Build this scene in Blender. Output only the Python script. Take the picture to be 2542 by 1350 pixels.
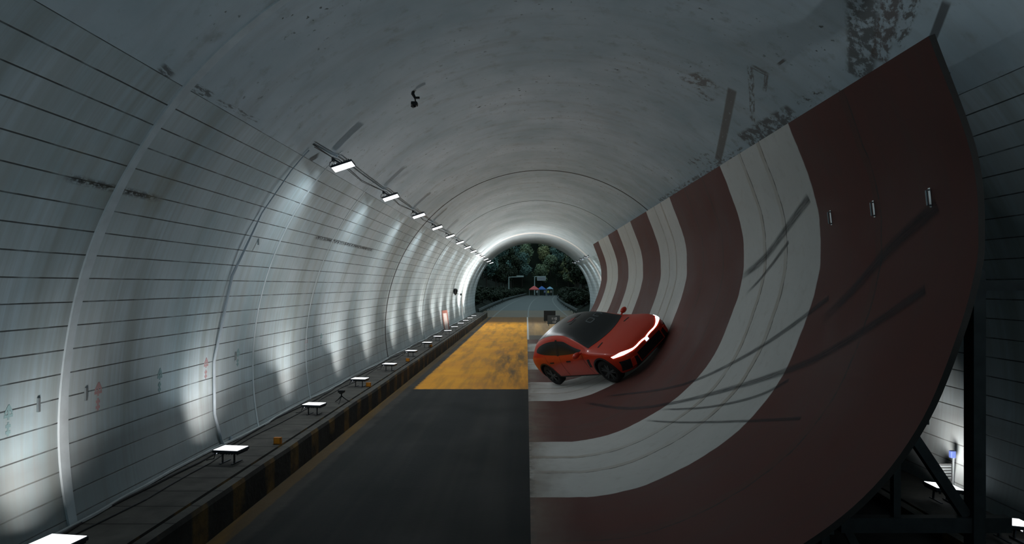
import bpy, bmesh, math, random
from mathutils import Vector, Matrix
from mathutils.bvhtree import BVHTree
random.seed(7)
for o in list(bpy.data.objects): bpy.data.objects.remove(o)
S = bpy.context.scene
COL = S.collection
PI = math.pi

# ------------------------------------------------------------------ camera
F = 1600.0                                   # focal length in pixels of the 2542-wide frame
cam_d = bpy.data.cameras.new('camera'); cam = bpy.data.objects.new('camera', cam_d); COL.objects.link(cam)
cam.location = (0, 0, 3.0); cam.rotation_euler = (PI/2, 0, 0)
cam_d.sensor_width = 36; cam_d.lens = F/2542*36
cam_d.shift_x = (1271-1307)/2542; cam_d.shift_y = -(675-709)/2542
cam_d.clip_end = 2000; cam_d.clip_start = 0.05
S.camera = cam

# ------------------------------------------------------------------ world, light levels, exposure
W = bpy.data.worlds.new('world'); S.world = W; W.use_nodes = True
bg = W.node_tree.nodes['Background']
bg.inputs['Color'].default_value = (0.50, 0.72, 0.78, 1); bg.inputs['Strength'].default_value = 1.0
S.view_settings.view_transform = 'Standard'; S.view_settings.look = 'None'
S.view_settings.exposure = 0.0; S.view_settings.gamma = 1.0; S.view_settings.use_curve_mapping = False
LAMP_LOW, LOW_SPREAD, LOW_TILT = 9.5, 74, -44     # walkway flood lights: watts, beam angle, tilt towards the wall
LAMP_HIGH, HIGH_SPREAD = 33.0, 180                 # vault flood lights
PANEL = 1.8                                        # glow of the lamp panels themselves
LAMP_COL = (0.92, 0.965, 1.0); BEAM_COL = (1.0, 0.885, 0.83)
UP_NEAR, UP_MID, UP_FAR, UP_LAST = 14.0, 46.0, 92.0, 390.0       # watts of the upward part: nearest lamps, middle, towards the portal

# ------------------------------------------------------------------ helpers
def tag(o, label=None, cat=None, group=None, kind=None):
    if label: o['label'] = label
    if cat: o['category'] = cat
    if group: o['group'] = group
    if kind: o['kind'] = kind
    return o
def empty(name, loc=(0, 0, 0), rot=(0, 0, 0)):
    o = bpy.data.objects.new(name, None); COL.objects.link(o); o.location = loc; o.rotation_euler = rot
    o.empty_display_size = 0.1
    return o
def obj(name, bm, mat, parent=None, smooth=False, loc=None):
    me = bpy.data.meshes.new(name); bm.normal_update(); bm.to_mesh(me); bm.free()
    if smooth:
        for p in me.polygons: p.use_smooth = True
    for m in (mat if isinstance(mat, (list, tuple)) else [mat]): me.materials.append(m)
    o = bpy.data.objects.new(name, me); COL.objects.link(o)
    if loc: o.location = loc
    if parent: o.parent = parent
    return o
def box(bm, x0, x1, y0, y1, z0, z1, M=None, bev=0.0):
    r = bmesh.ops.create_cube(bm, size=1)
    T = Matrix.Translation(((x0+x1)/2, (y0+y1)/2, (z0+z1)/2)) @ Matrix.Diagonal((x1-x0, y1-y0, z1-z0, 1))
    bmesh.ops.transform(bm, matrix=T, verts=r['verts'])
    vs = r['verts']
    if bev:
        es = list({e for v in vs for e in v.link_edges})
        b = bmesh.ops.bevel(bm, geom=es, offset=bev, segments=2, affect='EDGES', profile=0.5)
        vs = list({v for f in b['faces'] for v in f.verts} | {v for v in vs if v.is_valid})
    if M is not None: bmesh.ops.transform(bm, matrix=M, verts=vs)
def bar(bm, a, b, w, h=None, up=(0, 0, 1)):
    a = Vector(a); b = Vector(b); h = h or w
    d = (b-a); L = d.length; d.normalize()
    u = Vector(up)
    if abs(d.dot(u)) > 0.98: u = Vector((1, 0, 0))
    s = d.cross(u).normalized(); u = s.cross(d)
    M = Matrix((s, d, u)).transposed().to_4x4(); M.translation = (a+b)/2
    box(bm, -w/2, w/2, -L/2, L/2, -h/2, h/2, M)
def tube(bm, pts, r, n=8, caps=True):
    pts = [Vector(p) for p in pts]; rings = []
    rr = r if isinstance(r, (list, tuple)) else [r]*len(pts)
    prev = None
    for i, p in enumerate(pts):
        d = (pts[min(i+1, len(pts)-1)]-pts[max(i-1, 0)]).normalized()
        if prev is None:
            a = d.orthogonal().normalized()
        else:
            a = (prev-d*prev.dot(d)).normalized()
        prev = a; b = d.cross(a)
        rings.append([bm.verts.new(p+(a*math.cos(2*PI*k/n)+b*math.sin(2*PI*k/n))*rr[i]) for k in range(n)])
    for A, B in zip(rings, rings[1:]):
        for k in range(n): bm.faces.new((A[k], A[(k+1) % n], B[(k+1) % n], B[k]))
    if caps:
        bm.faces.new(rings[0][::-1]); bm.faces.new(rings[-1])
def lathe(bm, prof, n=32, axis='Y'):
    rings = []
    for r, h in prof:
        ring = []
        for k in range(n):
            a = 2*PI*k/n; c, s = math.cos(a)*r, math.sin(a)*r
            ring.append(bm.verts.new({'Y': (c, h, s), 'Z': (c, s, h), 'X': (h, c, s)}[axis]))
        rings.append(ring)
    for A, B in zip(rings, rings[1:]):
        for k in range(n): bm.faces.new((A[k], A[(k+1) % n], B[(k+1) % n], B[k]))
    if prof[0][0] > 1e-4: bm.faces.new(rings[0])
    if prof[-1][0] > 1e-4: bm.faces.new(rings[-1][::-1])
    bmesh.ops.remove_doubles(bm, verts=bm.verts, dist=1e-5)
    bmesh.ops.recalc_face_normals(bm, faces=bm.faces)
def grid(bm, rows, uv=None, closed=False):
    """rows of points -> quads; uv(i,j) optional"""
    V = [[bm.verts.new(p) for p in r] for r in rows]
    L = bm.loops.layers.uv.verify() if uv else None
    for i in range(len(V)-1):
        n = len(V[i])
        for j in range(n if closed else n-1):
            j2 = (j+1) % n
            idx = ((i, j), (i, j2), (i+1, j2), (i+1, j))
            f = bm.faces.new([V[a][b] for a, b in idx])
            if L:
                for lp, (a, b) in zip(f.loops, ((i, j), (i, j+1), (i+1, j+1), (i+1, j))): lp[L].uv = uv(a, b)
    return V

# ------------------------------------------------------------------ materials
class N:
    """tiny node builder"""
    def __init__(s, name):
        s.m = bpy.data.materials.new(name); s.m.use_nodes = True; s.t = s.m.node_tree
        s.b = s.t.nodes['Principled BSDF']
    def new(s, typ, **k):
        n = s.t.nodes.new(typ)
        for a, v in k.items(): setattr(n, a, v)
        return n
    def put(s, sock, v):
        if isinstance(v, bpy.types.NodeSocket): s.t.links.new(v, sock)
        elif v is not None:
            try: sock.default_value = v
            except Exception: sock.default_value = (*v, 1)
    def math(s, op, a, b=None, c=None, clamp=False):
        n = s.new('ShaderNodeMath', operation=op, use_clamp=clamp)
        s.put(n.inputs[0], a)
        if b is not None: s.put(n.inputs[1], b)
        if c is not None: s.put(n.inputs[2], c)
        return n.outputs[0]
    def coord(s, which='Object'): return s.new('ShaderNodeTexCoord').outputs[which]
    def sep(s, v):
        n = s.new('ShaderNodeSeparateXYZ'); s.put(n.inputs[0], v); return n.outputs
    def comb(s, x, y, z=0.0):
        n = s.new('ShaderNodeCombineXYZ'); s.put(n.inputs[0], x); s.put(n.inputs[1], y); s.put(n.inputs[2], z); return n.outputs[0]
    def noise(s, vec, scale=1.0, detail=3.0, rough=0.55, sc=None):
        if sc:
            m = s.new('ShaderNodeVectorMath', operation='MULTIPLY'); s.put(m.inputs[0], vec); m.inputs[1].default_value = sc; vec = m.outputs[0]
        n = s.new('ShaderNodeTexNoise'); s.put(n.inputs['Vector'], vec)
        n.inputs['Scale'].default_value = scale; n.inputs['Detail'].default_value = detail; n.inputs['Roughness'].default_value = rough
        return n.outputs['Fac']
    def rng(s, v, a, b, c=0.0, d=1.0, smooth=False):
        n = s.new('ShaderNodeMapRange'); n.clamp = True
        if smooth: n.interpolation_type = 'SMOOTHSTEP'
        s.put(n.inputs[0], v)
        for i, q in enumerate((a, b, c, d)): n.inputs[i+1].default_value = q
        return n.outputs[0]
    def mix(s, f, a, b, mode='MIX'):
        n = s.new('ShaderNodeMix', data_type='RGBA', blend_type=mode)
        s.put(n.inputs[0], f); s.put(n.inputs[6], a); s.put(n.inputs[7], b); return n.outputs[2]
    def boxm(s, x, x0, x1, soft):
        return s.math('MULTIPLY', s.rng(x, x0-soft, x0+soft, smooth=True), s.rng(x, x1-soft, x1+soft, 1, 0, smooth=True))
    def bump(s, h, strength=0.3, dist=0.02):
        n = s.new('ShaderNodeBump'); n.inputs['Strength'].default_value = strength; n.inputs['Distance'].default_value = dist
        s.put(n.inputs['Height'], h); s.t.links.new(n.outputs[0], s.b.inputs['Normal'])
    def fin(s, col=None, rough=0.7, metal=0.0, spec=0.3, coat=None):
        if col is not None: s.put(s.b.inputs['Base Color'], col if isinstance(col, bpy.types.NodeSocket) else (*col, 1))
        s.put(s.b.inputs['Roughness'], rough); s.b.inputs['Metallic'].default_value = metal
        s.b.inputs['Specular IOR Level'].default_value = spec
        if coat: s.b.inputs['Coat Weight'].default_value = coat; s.b.inputs['Coat Roughness'].default_value = 0.06
        return s.m
def plain(name, col, rough=0.6, metal=0.0, spec=0.3, var=0.12, scale=6.0, coat=None):
    n = N(name); f = n.noise(n.coord(), scale, 4)
    c = n.mix(n.rng(f, 0.3, 0.7), tuple(x*(1-var) for x in col)+(1,), tuple(min(1, x*(1+var)) for x in col)+(1,))
    return n.fin(c, rough, metal, spec, coat)
def emit(name, col, strength):
    n = N(name); n.b.inputs['Base Color'].default_value = (0.8, 0.8, 0.8, 1)
    n.b.inputs['Emission Color'].default_value = (*col, 1); n.b.inputs['Emission Strength'].default_value = strength
    n.b.inputs['Roughness'].default_value = 0.4
    return n.m

JS = 0.2572                                  # height of one wall block course (m of arc)
def m_wall(side):
    n = N('block_lining_'+side); uv = n.coord('UV'); u, v, _ = n.sep(uv)   # u: metres of arc below the vault edge, v: metres along the tunnel
    vec = n.comb(u, v)
    streak = n.noise(vec, 1.0, 3, 0.6, (0.55, 16, 1)); streak2 = n.noise(vec, 1.0, 2, 0.5, (0.25, 3.2, 1)); blot = n.noise(vec, 0.55, 5, 0.6)
    pan = n.noise(vec, 1.0, 0, 0.5, (0.02, 0.9, 1))
    c = n.mix(n.rng(blot, 0.3, 0.7), (0.28, 0.39, 0.425, 1), (0.475, 0.59, 0.64, 1))
    c = n.mix(n.rng(streak, 0.4, 0.72, 0, 0.6), c, (0.30, 0.335, 0.335, 1))
    c = n.mix(n.rng(streak2, 0.48, 0.7, 0, 0.6), c, (0.25, 0.29, 0.27, 1))
    c = n.mix(n.rng(pan, 0.5, 0.62, 0, 0.28), c, (0.53, 0.625, 0.665, 1))
    q = n.math('FRACT', n.math('ADD', n.math('DIVIDE', u, JS), 0.5))
    wob = n.math('MULTIPLY_ADD', n.noise(vec, 1.3, 2), 0.03, -0.015)
    dj = n.math('ABSOLUTE', n.math('SUBTRACT', n.math('ADD', q, wob), 0.5))
    ln = n.math('MULTIPLY', n.rng(dj, 0.016, 0.036, 1, 0), n.rng(n.noise(vec, 2.2, 3), 0.32, 0.5, 0.45, 1))
    c = n.mix(n.math('MULTIPLY', ln, 0.93), c, (0.03, 0.036, 0.036, 1))
    if side == 'left':                       # dark sooty scribbles along one course, stain under the vault edge
        for y0, y1, uc in ((6.1, 7.55, 1.30), (13.3, 18.2, 1.32)):
            g = n.noise(vec, 1.0, 4, 0.7, (20, 10, 1))
            m = n.math('MULTIPLY', n.boxm(v, y0, y1, 0.15), n.boxm(u, uc-0.035, uc+0.035, 0.03))
            c = n.mix(n.math('MULTIPLY', m, n.rng(g, 0.40, 0.52)), c, (0.02, 0.03, 0.032, 1))
        m = n.math('MULTIPLY', n.boxm(v, 6.1, 7.9, 0.6), n.boxm(u, 0.95, 1.45, 0.15))
        c = n.mix(n.math('MULTIPLY', m, n.rng(n.noise(vec, 1.5, 3), 0.4, 0.65, 0, 0.5)), c, (0.26, 0.26, 0.18, 1))
    c = n.mix(n.rng(u, 4.05, 4.25, 0, 0.5), c, (0.20, 0.22, 0.215, 1))
    n.bump(n.math('SUBTRACT', n.math('MULTIPLY', streak, 0.2), ln), 0.4, 0.01)
    return n.fin(c, 0.62, 0, 0.35)
def m_vault():
    n = N('vault_concrete'); uv = n.coord('UV'); u, v, _ = n.sep(uv)       # u: metres of arc from the crown, + to the right
    vec = n.comb(u, v)
    a = n.noise(vec, 0.5, 6, 0.6); b = n.noise(vec, 3.0, 5, 0.65); arcs = n.noise(vec, 1.0, 4, 0.6, (0.5, 3.0, 1)); d = n.noise(vec, 9, 2, 0.5)
    c = n.mix(n.rng(a, 0.3, 0.7), (0.335, 0.445, 0.495, 1), (0.51, 0.62, 0.68, 1))
    c = n.mix(n.rng(arcs, 0.5, 0.75, 0, 0.42), c, (0.31, 0.345, 0.35, 1))
    c = n.mix(n.rng(b, 0.56, 0.72, 0, 0.6), c, (0.26, 0.30, 0.30, 1))
    c = n.mix(n.math('MULTIPLY', n.rng(d, 0.665, 0.71), n.rng(a, 0.48, 0.6)), c, (0.10, 0.12, 0.12, 1))
    # soot and scrape marks above the top edge of the ramp
    for (ua, va, tx, ty, L, w, thr, col) in STAINS:
        du = n.math('SUBTRACT', u, ua); dv = n.math('SUBTRACT', v, va)
        al = n.math('ADD', n.math('MULTIPLY', du, tx), n.math('MULTIPLY', dv, ty)); pe = n.math('ADD', n.math('MULTIPLY', du, -ty), n.math('MULTIPLY', dv, tx))
        g = n.noise(n.comb(al, pe), 1.0, 5, 0.7, (5, 2.2/w, 1))
        m = n.math('MULTIPLY', n.boxm(al, 0, L, 0.05), n.boxm(pe, -w/2, w/2, w*0.12))
        c = n.mix(n.math('MULTIPLY', m, n.rng(g, thr, thr+0.08, 0, 0.85)), c, (*col, 1))
    n.bump(b, 0.25, 0.015)
    return n.fin(c, 0.7, 0, 0.3)
STAINS = []

CX, CZ, R = 0.57, 1.53, 5.5                  # bore of the tunnel: a circle, centre and radius
def arc_pt(phi, r=R): return Vector((CX+r*math.cos(phi), 0, CZ+r*math.sin(phi)))   # phi measured from +X
Y0, Y1 = -24.0, 61.5
PH = 3.885/R                                 # springing of the smooth vault, above horizontal
ZF = 0.0
PF = -math.asin((CZ+0.05)/R)                 # wall foot

def pix(px, py, d=None, z=None, Y=None):
    """image point -> world point at height z or distance Y"""
    rx, rz = (px-1307)/F, -(py-709)/F
    if z is not None: Y = (z-3.0)/rz
    return Vector((rx*Y, Y, 3.0+rz*Y))
def pix_vault(px, py):
    rx, rz = (px-1307)/F, -(py-709)/F
    A = rx*rx+rz*rz; B = -2*rx*CX+2*rz*(3-CZ); C = CX**2+(3-CZ)**2-R*R
    t = (-B+math.sqrt(B*B-4*A*C))/2/A
    p = Vector((rx*t, t, 3+rz*t)); return p, math.atan2(p.z-CZ, p.x-CX)
def vuv(px, py):
    p, ph = pix_vault(px, py); return (PI/2-ph)*R, p.y
def stain(px0, py0, px1, py1, wpx, thr=0.47, col=(0.10, 0.095, 0.085), noise=(4, 9)):
    """streak between two image points; width given in pixels of the photo"""
    (ua, va), (ub, vb) = vuv(px0, py0), vuv(px1, py1)
    L = math.hypot(ub-ua, vb-va)
    # width: distance on the lining of a step of wpx pixels at right angles to the streak
    d = math.hypot(px1-px0, py1-py0); nx, ny = -(py1-py0)/d*wpx/2, (px1-px0)/d*wpx/2
    mx, my = (px0+px1)/2, (py0+py1)/2
    (uc, vc), (ud, vd) = vuv(mx-nx, my-ny), vuv(mx+nx, my+ny)
    tx, ty = (ub-ua)/L, (vb-va)/L
    w = abs((ud-uc)*-ty+(vd-vc)*tx)
    STAINS.append((ua, va, tx, ty, L, w, thr, col))
stain(2140, -10, 2135, 195, 75, 0.44, (0.10, 0.105, 0.10)); stain(2215, -10, 2180, 150, 50, 0.45, (0.12, 0.10, 0.09)); stain(2265, -10, 2225, 110, 45, 0.50)
stain(2350, 5, 2312, 105, 22, 0.25, (0.07, 0.075, 0.075)); stain(1818, 222, 1782, 398, 20, 0.33, (0.16, 0.15, 0.14))
stain(1708, 185, 1762, 222, 38, 0.47, (0.17, 0.16, 0.15)); stain(1735, 230, 1765, 250, 16, 0.5, (0.15, 0.14, 0.13))
stain(1848, 350, 1975, 280, 50, 0.44, (0.12, 0.115, 0.11)); stain(1862, 165, 1868, 300, 14, 0.47, (0.16, 0.16, 0.15)); stain(1868, 165, 1905, 185, 10, 0.42, (0.16, 0.16, 0.15)); stain(1903, 185, 1898, 225, 10, 0.42, (0.16, 0.16, 0.15))
stain(1715, 410, 1780, 385, 34, 0.53, (0.14, 0.135, 0.13)); stain(1640, 500, 1850, 372, 20, 0.48, (0.15, 0.14, 0.13)); stain(1985, 262, 2080, 215, 40, 0.56)
stain(1932, 160, 1948, 148, 8, 0.2); stain(400, 165, 425, 190, 24, 0.42, (0.08, 0.09, 0.09)); stain(480, 215, 525, 240, 22, 0.47, (0.09, 0.10, 0.10)); stain(540, 250, 640, 300, 12, 0.5, (0.12, 0.13, 0.13)); stain(765, 400, 790, 385, 10, 0.35, (0.05, 0.06, 0.06))

MW_L = m_wall('left'); MW_R = m_wall('right'); MV = m_vault()
M_CONC = plain('grey_concrete', (0.17, 0.165, 0.15), 0.85, var=0.25, scale=5)
M_PALE = plain('pale_plaster', (0.47, 0.56, 0.60), 0.7, var=0.12, scale=4)
M_RING = plain('white_painted_ring', (0.72, 0.75, 0.76), 0.6, var=0.05)
M_DARKJ = plain('dark_joint', (0.06, 0.065, 0.065), 0.8)
M_BLK = plain('black_plastic', (0.012, 0.014, 0.015), 0.45, var=0.2)
M_STEEL = plain('painted_dark_steel', (0.045, 0.052, 0.055), 0.5, 0.3, var=0.25)
M_CABLE = plain('black_cable', (0.018, 0.022, 0.025), 0.6)
M_HOUS = plain('lamp_housing', (0.035, 0.045, 0.055), 0.45, 0.2)
M_LOW = emit('flood_panel', LAMP_COL, PANEL); M_HIGH = M_LOW
M_UNLIT = plain('flood_lens_unlit', (0.6, 0.6, 0.6), 0.3)

# ------------------------------------------------------------------ tunnel shell
def shell(name, ph0, ph1, n, mat, uvf, th=0.4):
    bm = bmesh.new(); ys = [Y0+(Y1-Y0)*k/24 for k in range(25)]
    ph = [ph0+(ph1-ph0)*i/n for i in range(n+1)]
    rows = [[arc_pt(p)+Vector((0, y, 0)) for y in ys] for p in ph]
    uv = lambda i, j: uvf(ph[i], ys[j])
    A = grid(bm, rows, uv)
    B = grid(bm, [[arc_pt(p, R+th)+Vector((0, y, 0)) for y in reversed(ys)] for p in ph], lambda i, j: uvf(ph[i], ys[24-j]))
    for i in range(n):
        bm.faces.new((A[i][0], A[i+1][0], B[i+1][24], B[i][24])); bm.faces.new((A[i+1][24], A[i][24], B[i][0], B[i+1][0]))
    for i in (0, n):
        for j in range(24): bm.faces.new((A[i][j], A[i][j+1], B[i][23-j], B[i][24-j]))
    bmesh.ops.recalc_face_normals(bm, faces=bm.faces)
    return tag(obj(name, bm, mat, smooth=False), kind='structure')
def smooth_by_angle(o, ang=0.6):
    me = o.data
    for p in me.polygons: p.use_smooth = True
    me.set_sharp_from_angle(angle=ang)
wl = shell('wall_left', PI-PH, PI-PF, 36, MW_L, lambda p, y: ((p-(PI-PH))*R, y)); smooth_by_angle(wl)
wr = shell('wall_right', PF, PH, 36, MW_R, lambda p, y: ((PH-p)*R, y)); smooth_by_angle(wr)
ce = shell('ceiling', PH, PI-PH, 48, MV, lambda p, y: ((PI/2-p)*R, y)); smooth_by_angle(ce)
def ring(name, y, w, th, ph0, ph1, mat, label=None, taper=False):
    bm = bmesh.new(); n = 72; rows = []
    for i in range(n+1):
        p = ph0+(ph1-ph0)*i/n; ww = w*(0.9+0.12*math.sin(i*0.31)) if taper else w
        rows.append([arc_pt(p, R+0.01)+Vector((0, y-ww/2, 0)), arc_pt(p, R-th)+Vector((0, y-ww/2*0.8, 0)), arc_pt(p, R-th)+Vector((0, y+ww/2*0.8, 0)), arc_pt(p, R+0.01)+Vector((0, y+ww/2, 0))])
    grid(bm, rows); bmesh.ops.recalc_face_normals(bm, faces=bm.faces)
    return tag(obj(name, bm, mat, smooth=False), kind='structure')
WF = PI+math.asin((CZ-0.46)/R)               # left wall foot on the walkway
ring('trim_1', 6.85, 0.17, 0.015, PI*0.58, WF, M_PALE, taper=True)
ring('trim_2', 11.6, 0.06, 0.008, PI*0.75, WF, M_PALE)
ring('trim_3', 14.4, 0.05, 0.008, PI*0.74, WF, M_PALE)
ring('trim_4', 22.5, 0.12, 0.006, PI*0.25, WF, M_DARKJ)
ring('trim_5', 49.2, 0.8, 0.03, -0.17, WF, M_RING)
ring('trim_6', 30.5, 0.05, 0.008, PI*0.25, WF, M_DARKJ)

# road surface
def m_road():
    n = N('tunnel_road'); x, y, z = n.sep(n.coord())
    v = n.coord(); a = n.noise(v, 0.6, 5, 0.6); b = n.noise(v, 14, 3); lanes = n.noise(v, 1.0, 3, 0.55, (1.6, 0.05, 1)); sk = n.noise(v, 1.0, 4, 0.6, (2.5, 0.25, 1))
    asp = n.mix(n.rng(a, 0.3, 0.7), (0.010, 0.014, 0.015, 1), (0.018, 0.023, 0.023, 1))
    asp = n.mix(n.rng(lanes, 0.45, 0.65, 0, 0.6), asp, (0.034, 0.036, 0.033, 1))
    asp = n.mix(n.rng(b, 0.6, 0.75, 0, 0.3), asp, (0.03, 0.033, 0.032, 1))
    yel = n.mix(n.rng(a, 0.35, 0.7), (0.68, 0.29, 0.028, 1), (0.82, 0.39, 0.045, 1))
    yel = n.mix(n.rng(sk, 0.45, 0.7, 0, 0.6), yel, (0.20, 0.13, 0.05, 1))
    sco = n.math('MULTIPLY', n.boxm(x, -1.2, 0.1, 0.6), n.boxm(y, 19.5, 30, 3))
    yel = n.mix(n.math('MULTIPLY', sco, n.rng(sk, 0.38, 0.62, 0, 0.8)), yel, (0.09, 0.075, 0.05, 1))
    tan = n.mix(n.rng(lanes, 0.4, 0.6), (0.28, 0.20, 0.12, 1), (0.46, 0.30, 0.14, 1))
    tan = n.mix(n.boxm(y, 30, 39, 0.5), tan, (0.14, 0.13, 0.115, 1))
    yel = n.mix(n.rng(x, 0.04, 0.07), yel, tan)
    yel = n.mix(n.rng(y, 50.5, 54, 0, 0.9), yel, (0.12, 0.075, 0.04, 1))  # unlit, worn end of the yellow surfacing painted in as dark brown
    wob = n.math('MULTIPLY_ADD', n.noise(v, 3, 2), 0.16, -0.08)
    inz = n.math('MULTIPLY', n.rng(n.math('ADD', y, wob), 18.65, 18.75), n.rng(n.math('ADD', x, wob), -3.32, -3.26))
    c = n.mix(inz, asp, yel)
    gut = n.mix(n.rng(a, 0.3, 0.7), (0.055, 0.055, 0.05, 1), (0.035, 0.036, 0.034, 1))
    c = n.mix(n.rng(n.math('ADD', x, wob), -3.34, -3.24, 1, 0), c, gut)
    yl = n.math('MULTIPLY', n.boxm(n.math('ADD', x, n.math('MULTIPLY', wob, 0.4)), -3.73, -3.5, 0.02), n.rng(sk, 0.30, 0.5, 1.0, 0.35))
    c = n.mix(yl, c, (0.17, 0.10, 0.02, 1))
    c = n.mix(n.math('MULTIPLY', n.boxm(x, 0.03, 0.15, 0.01), n.rng(y, 35.9, 36)), c, (0.5, 0.5, 0.48, 1))
    n.bump(b, 0.25, 0.01)
    return n.fin(c, n.rng(a, 0.3, 0.7, 0.75, 0.9), 0, 0.12)
bm = bmesh.new(); box(bm, -3.73, 4.87, Y0, 61.5, -0.3, 0.0)
tag(obj('floor', bm, m_road()), kind='structure')

# raised walkways with kerb
def m_walk():
    n = N('walkway_concrete'); x, y, z = n.sep(n.coord()); v = n.coord()
    a = n.noise(v, 2.0, 5, 0.6); b = n.noise(v, 12, 3)
    c = n.mix(n.rng(a, 0.3, 0.7), (0.05, 0.05, 0.047, 1), (0.10, 0.10, 0.09, 1))
    q = n.math('FRACT', n.math('DIVIDE', y, 0.55))
    c = n.mix(n.math('MULTIPLY', n.rng(n.math('ABSOLUTE', n.math('SUBTRACT', q, 0.5)), 0.018, 0.035, 1, 0), n.rng(z, 0.44, 0.455)), c, (0.025, 0.025, 0.024, 1))
    geo = n.new('ShaderNodeNewGeometry'); nx, ny, nz = n.sep(geo.outputs['Normal'])
    face = n.rng(n.math('ABSOLUTE', nx), 0.6, 0.8)
    st = n.math('FRACT', n.math('DIVIDE', y, 1.0))
    hz = n.math('MULTIPLY', n.boxm(st, 0.2, 0.55, 0.03), n.rng(a, 0.4, 0.6, 0.0, 0.4))
    f = n.mix(hz, n.mix(n.rng(a, 0.3, 0.7), (0.018, 0.019, 0.018, 1), (0.04, 0.04, 0.036, 1)), (0.30, 0.17, 0.03, 1))
    c = n.mix(face, c, f)
    n.bump(b, 0.35, 0.015)
    return n.fin(c, 0.85, 0, 0.2)
MWK = m_walk()
def walkway(name, x0, x1, sgn, dz=0.0):
    bm = bmesh.new(); yy = [Y0+i*(61.5-Y0)/80 for i in range(81)]; rows = []
    rnd = random.Random(3)
    for y in yy:
        j = rnd.uniform(-0.012, 0.012)
        prof = [(x0, -0.02), (x0, 0.40+j), (x0+sgn*0.02, 0.455+j), (x0+sgn*0.14, 0.46+j), (x0+sgn*0.145, 0.43), (x0+sgn*0.20, 0.43), (x0+sgn*0.205, 0.46), (x1, 0.46), (x1, -0.02)]
        rows.append([(a, y, b-dz if b > 0 else b) for a, b in prof])
    V = grid(bm, rows, closed=True); bm.faces.new(V[0]); bm.faces.new(V[-1][::-1])
    bmesh.ops.recalc_face_normals(bm, faces=bm.faces)
    return tag(obj(name, bm, MWK), kind='structure')
walkway('walkway', -3.73, -5.05, -1); walkway('walkway', 4.87, 6.19, 1, 0.34)

# ------------------------------------------------------------------ flood lights on the walkways
ORD = ['first', 'second', 'third', 'fourth', 'fifth', 'sixth', 'seventh', 'eighth', 'ninth', 'tenth', 'eleventh', 'twelfth', 'thirteenth', 'fourteenth', 'fifteenth', 'sixteenth']
def copy_tree(o, parent=None):
    c = o.copy(); COL.objects.link(c)
    if parent: c.parent = parent
    for ch in list(o.children): copy_tree(ch, c)
    return c
def area(name, parent, loc, rot, sx, sy, watts, spread):
    l = bpy.data.lights.new(name, 'AREA'); l.shape = 'RECTANGLE'; l.size = sx; l.size_y = sy; l.energy = watts
    l.spread = math.radians(spread); l.color = LAMP_COL
    o = bpy.data.objects.new(name, l); COL.objects.link(o); o.parent = parent; o.location = loc; o.rotation_euler = rot
    return o
def make_floor_lamp():
    t = empty('floodlight')
    bm = bmesh.new(); box(bm, -0.195, 0.195, -0.15, 0.15, 0.165, 0.205, bev=0.008)
    for k in range(9): box(bm, -0.17+k*0.042, -0.155+k*0.042, -0.13, 0.13, 0.145, 0.166)
    obj('housing', bm, M_HOUS, t)
    bm = bmesh.new(); box(bm, -0.182, 0.182, -0.137, 0.137, 0.204, 0.209); obj('light_panel', bm, M_LOW, t)
    for s in (-1, 1):
        bm = bmesh.new(); bar(bm, (s*0.09, -0.06, 0.0), (s*0.09, -0.06, 0.165), 0.03, 0.012); bar(bm, (s*0.09, -0.12, 0.006), (s*0.09, 0.12, 0.006), 0.03, 0.012)
        obj('leg', bm, M_HOUS, t)
    area('beam', t, (0, 0, 0.213), (PI-0.45, math.radians(LOW_TILT), 0), 0.35, 0.26, LAMP_LOW, LOW_SPREAD)
    area('uplight', t, (0, 0, 0.214), (PI, math.radians(10), 0), 0.35, 0.26, UP_NEAR, 112)
    bpy.data.lights['beam'].color = BEAM_COL
    bm = bmesh.new(); tube(bm, [(-0.19, 0, 0.18), (-0.26, 0.03, 0.12), (-0.30, 0.05, 0.03), (-0.40, 0.02, 0.012)], 0.007); obj('lead', bm, M_CABLE, t)
    return t
lowY = [5.9, 9.27, 12.75, 16.25, 19.3, 23.2, 26.6, 29.8, 33.6, 36.7, 40.2, 43.5, 46.8, 50.2]
xs = [-4.30, -4.25, -4.2, -4.2, -4.1, -4.15, -4.1, -4.1, -4.1, -4.1, -4.1, -4.1, -4.1, -4.1]
proto = make_floor_lamp()
near = {0: 'at the bottom edge', 1: 'beside the foot of the pale conduit', 2: 'just in front of the small tripod', 3: 'just behind the small tripod'}
for i, (x, y) in enumerate(zip(xs, lowY)):
    o = proto if i == 0 else copy_tree(proto)
    o.location = (x, y, 0.46); o.rotation_euler = (0, 0, -0.14 if i < 8 else 0)
    if i > 1:
        c = [c for c in o.children if c.name.startswith('uplight')][0]; c.data = c.data.copy(); c.data.energy = UP_MID if i < 7 else UP_FAR if i < 12 else UP_LAST; c.data.color = BEAM_COL
    tag(o, '%s floodlight from the camera on the left walkway%s' % (ORD[i], ', '+near[i] if i in near else ''), 'floodlight', 'floodlights along the left walkway')
rl = [7.25, 8.55, 39.5, 43.0, 46.5, 50.0, 2.9]
for y in (2.5, -0.9):
    o = copy_tree(proto); o.location = (-4.3, y, 0.46); tag(o, 'floodlight on the left walkway %s the camera, outside the photo' % ('beside' if y > 0 else 'behind'), 'floodlight', 'floodlights along the left walkway')
rname = ['floodlight on the right walkway nearest the camera, beside the steel frame', 'second floodlight on the right walkway, behind the ramp frame']+['%s of four floodlights on the right walkway beyond the far end of the ramp' % a for a in ORD[:4]]+['floodlight on the right walkway beside the camera, just outside the photo']
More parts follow.
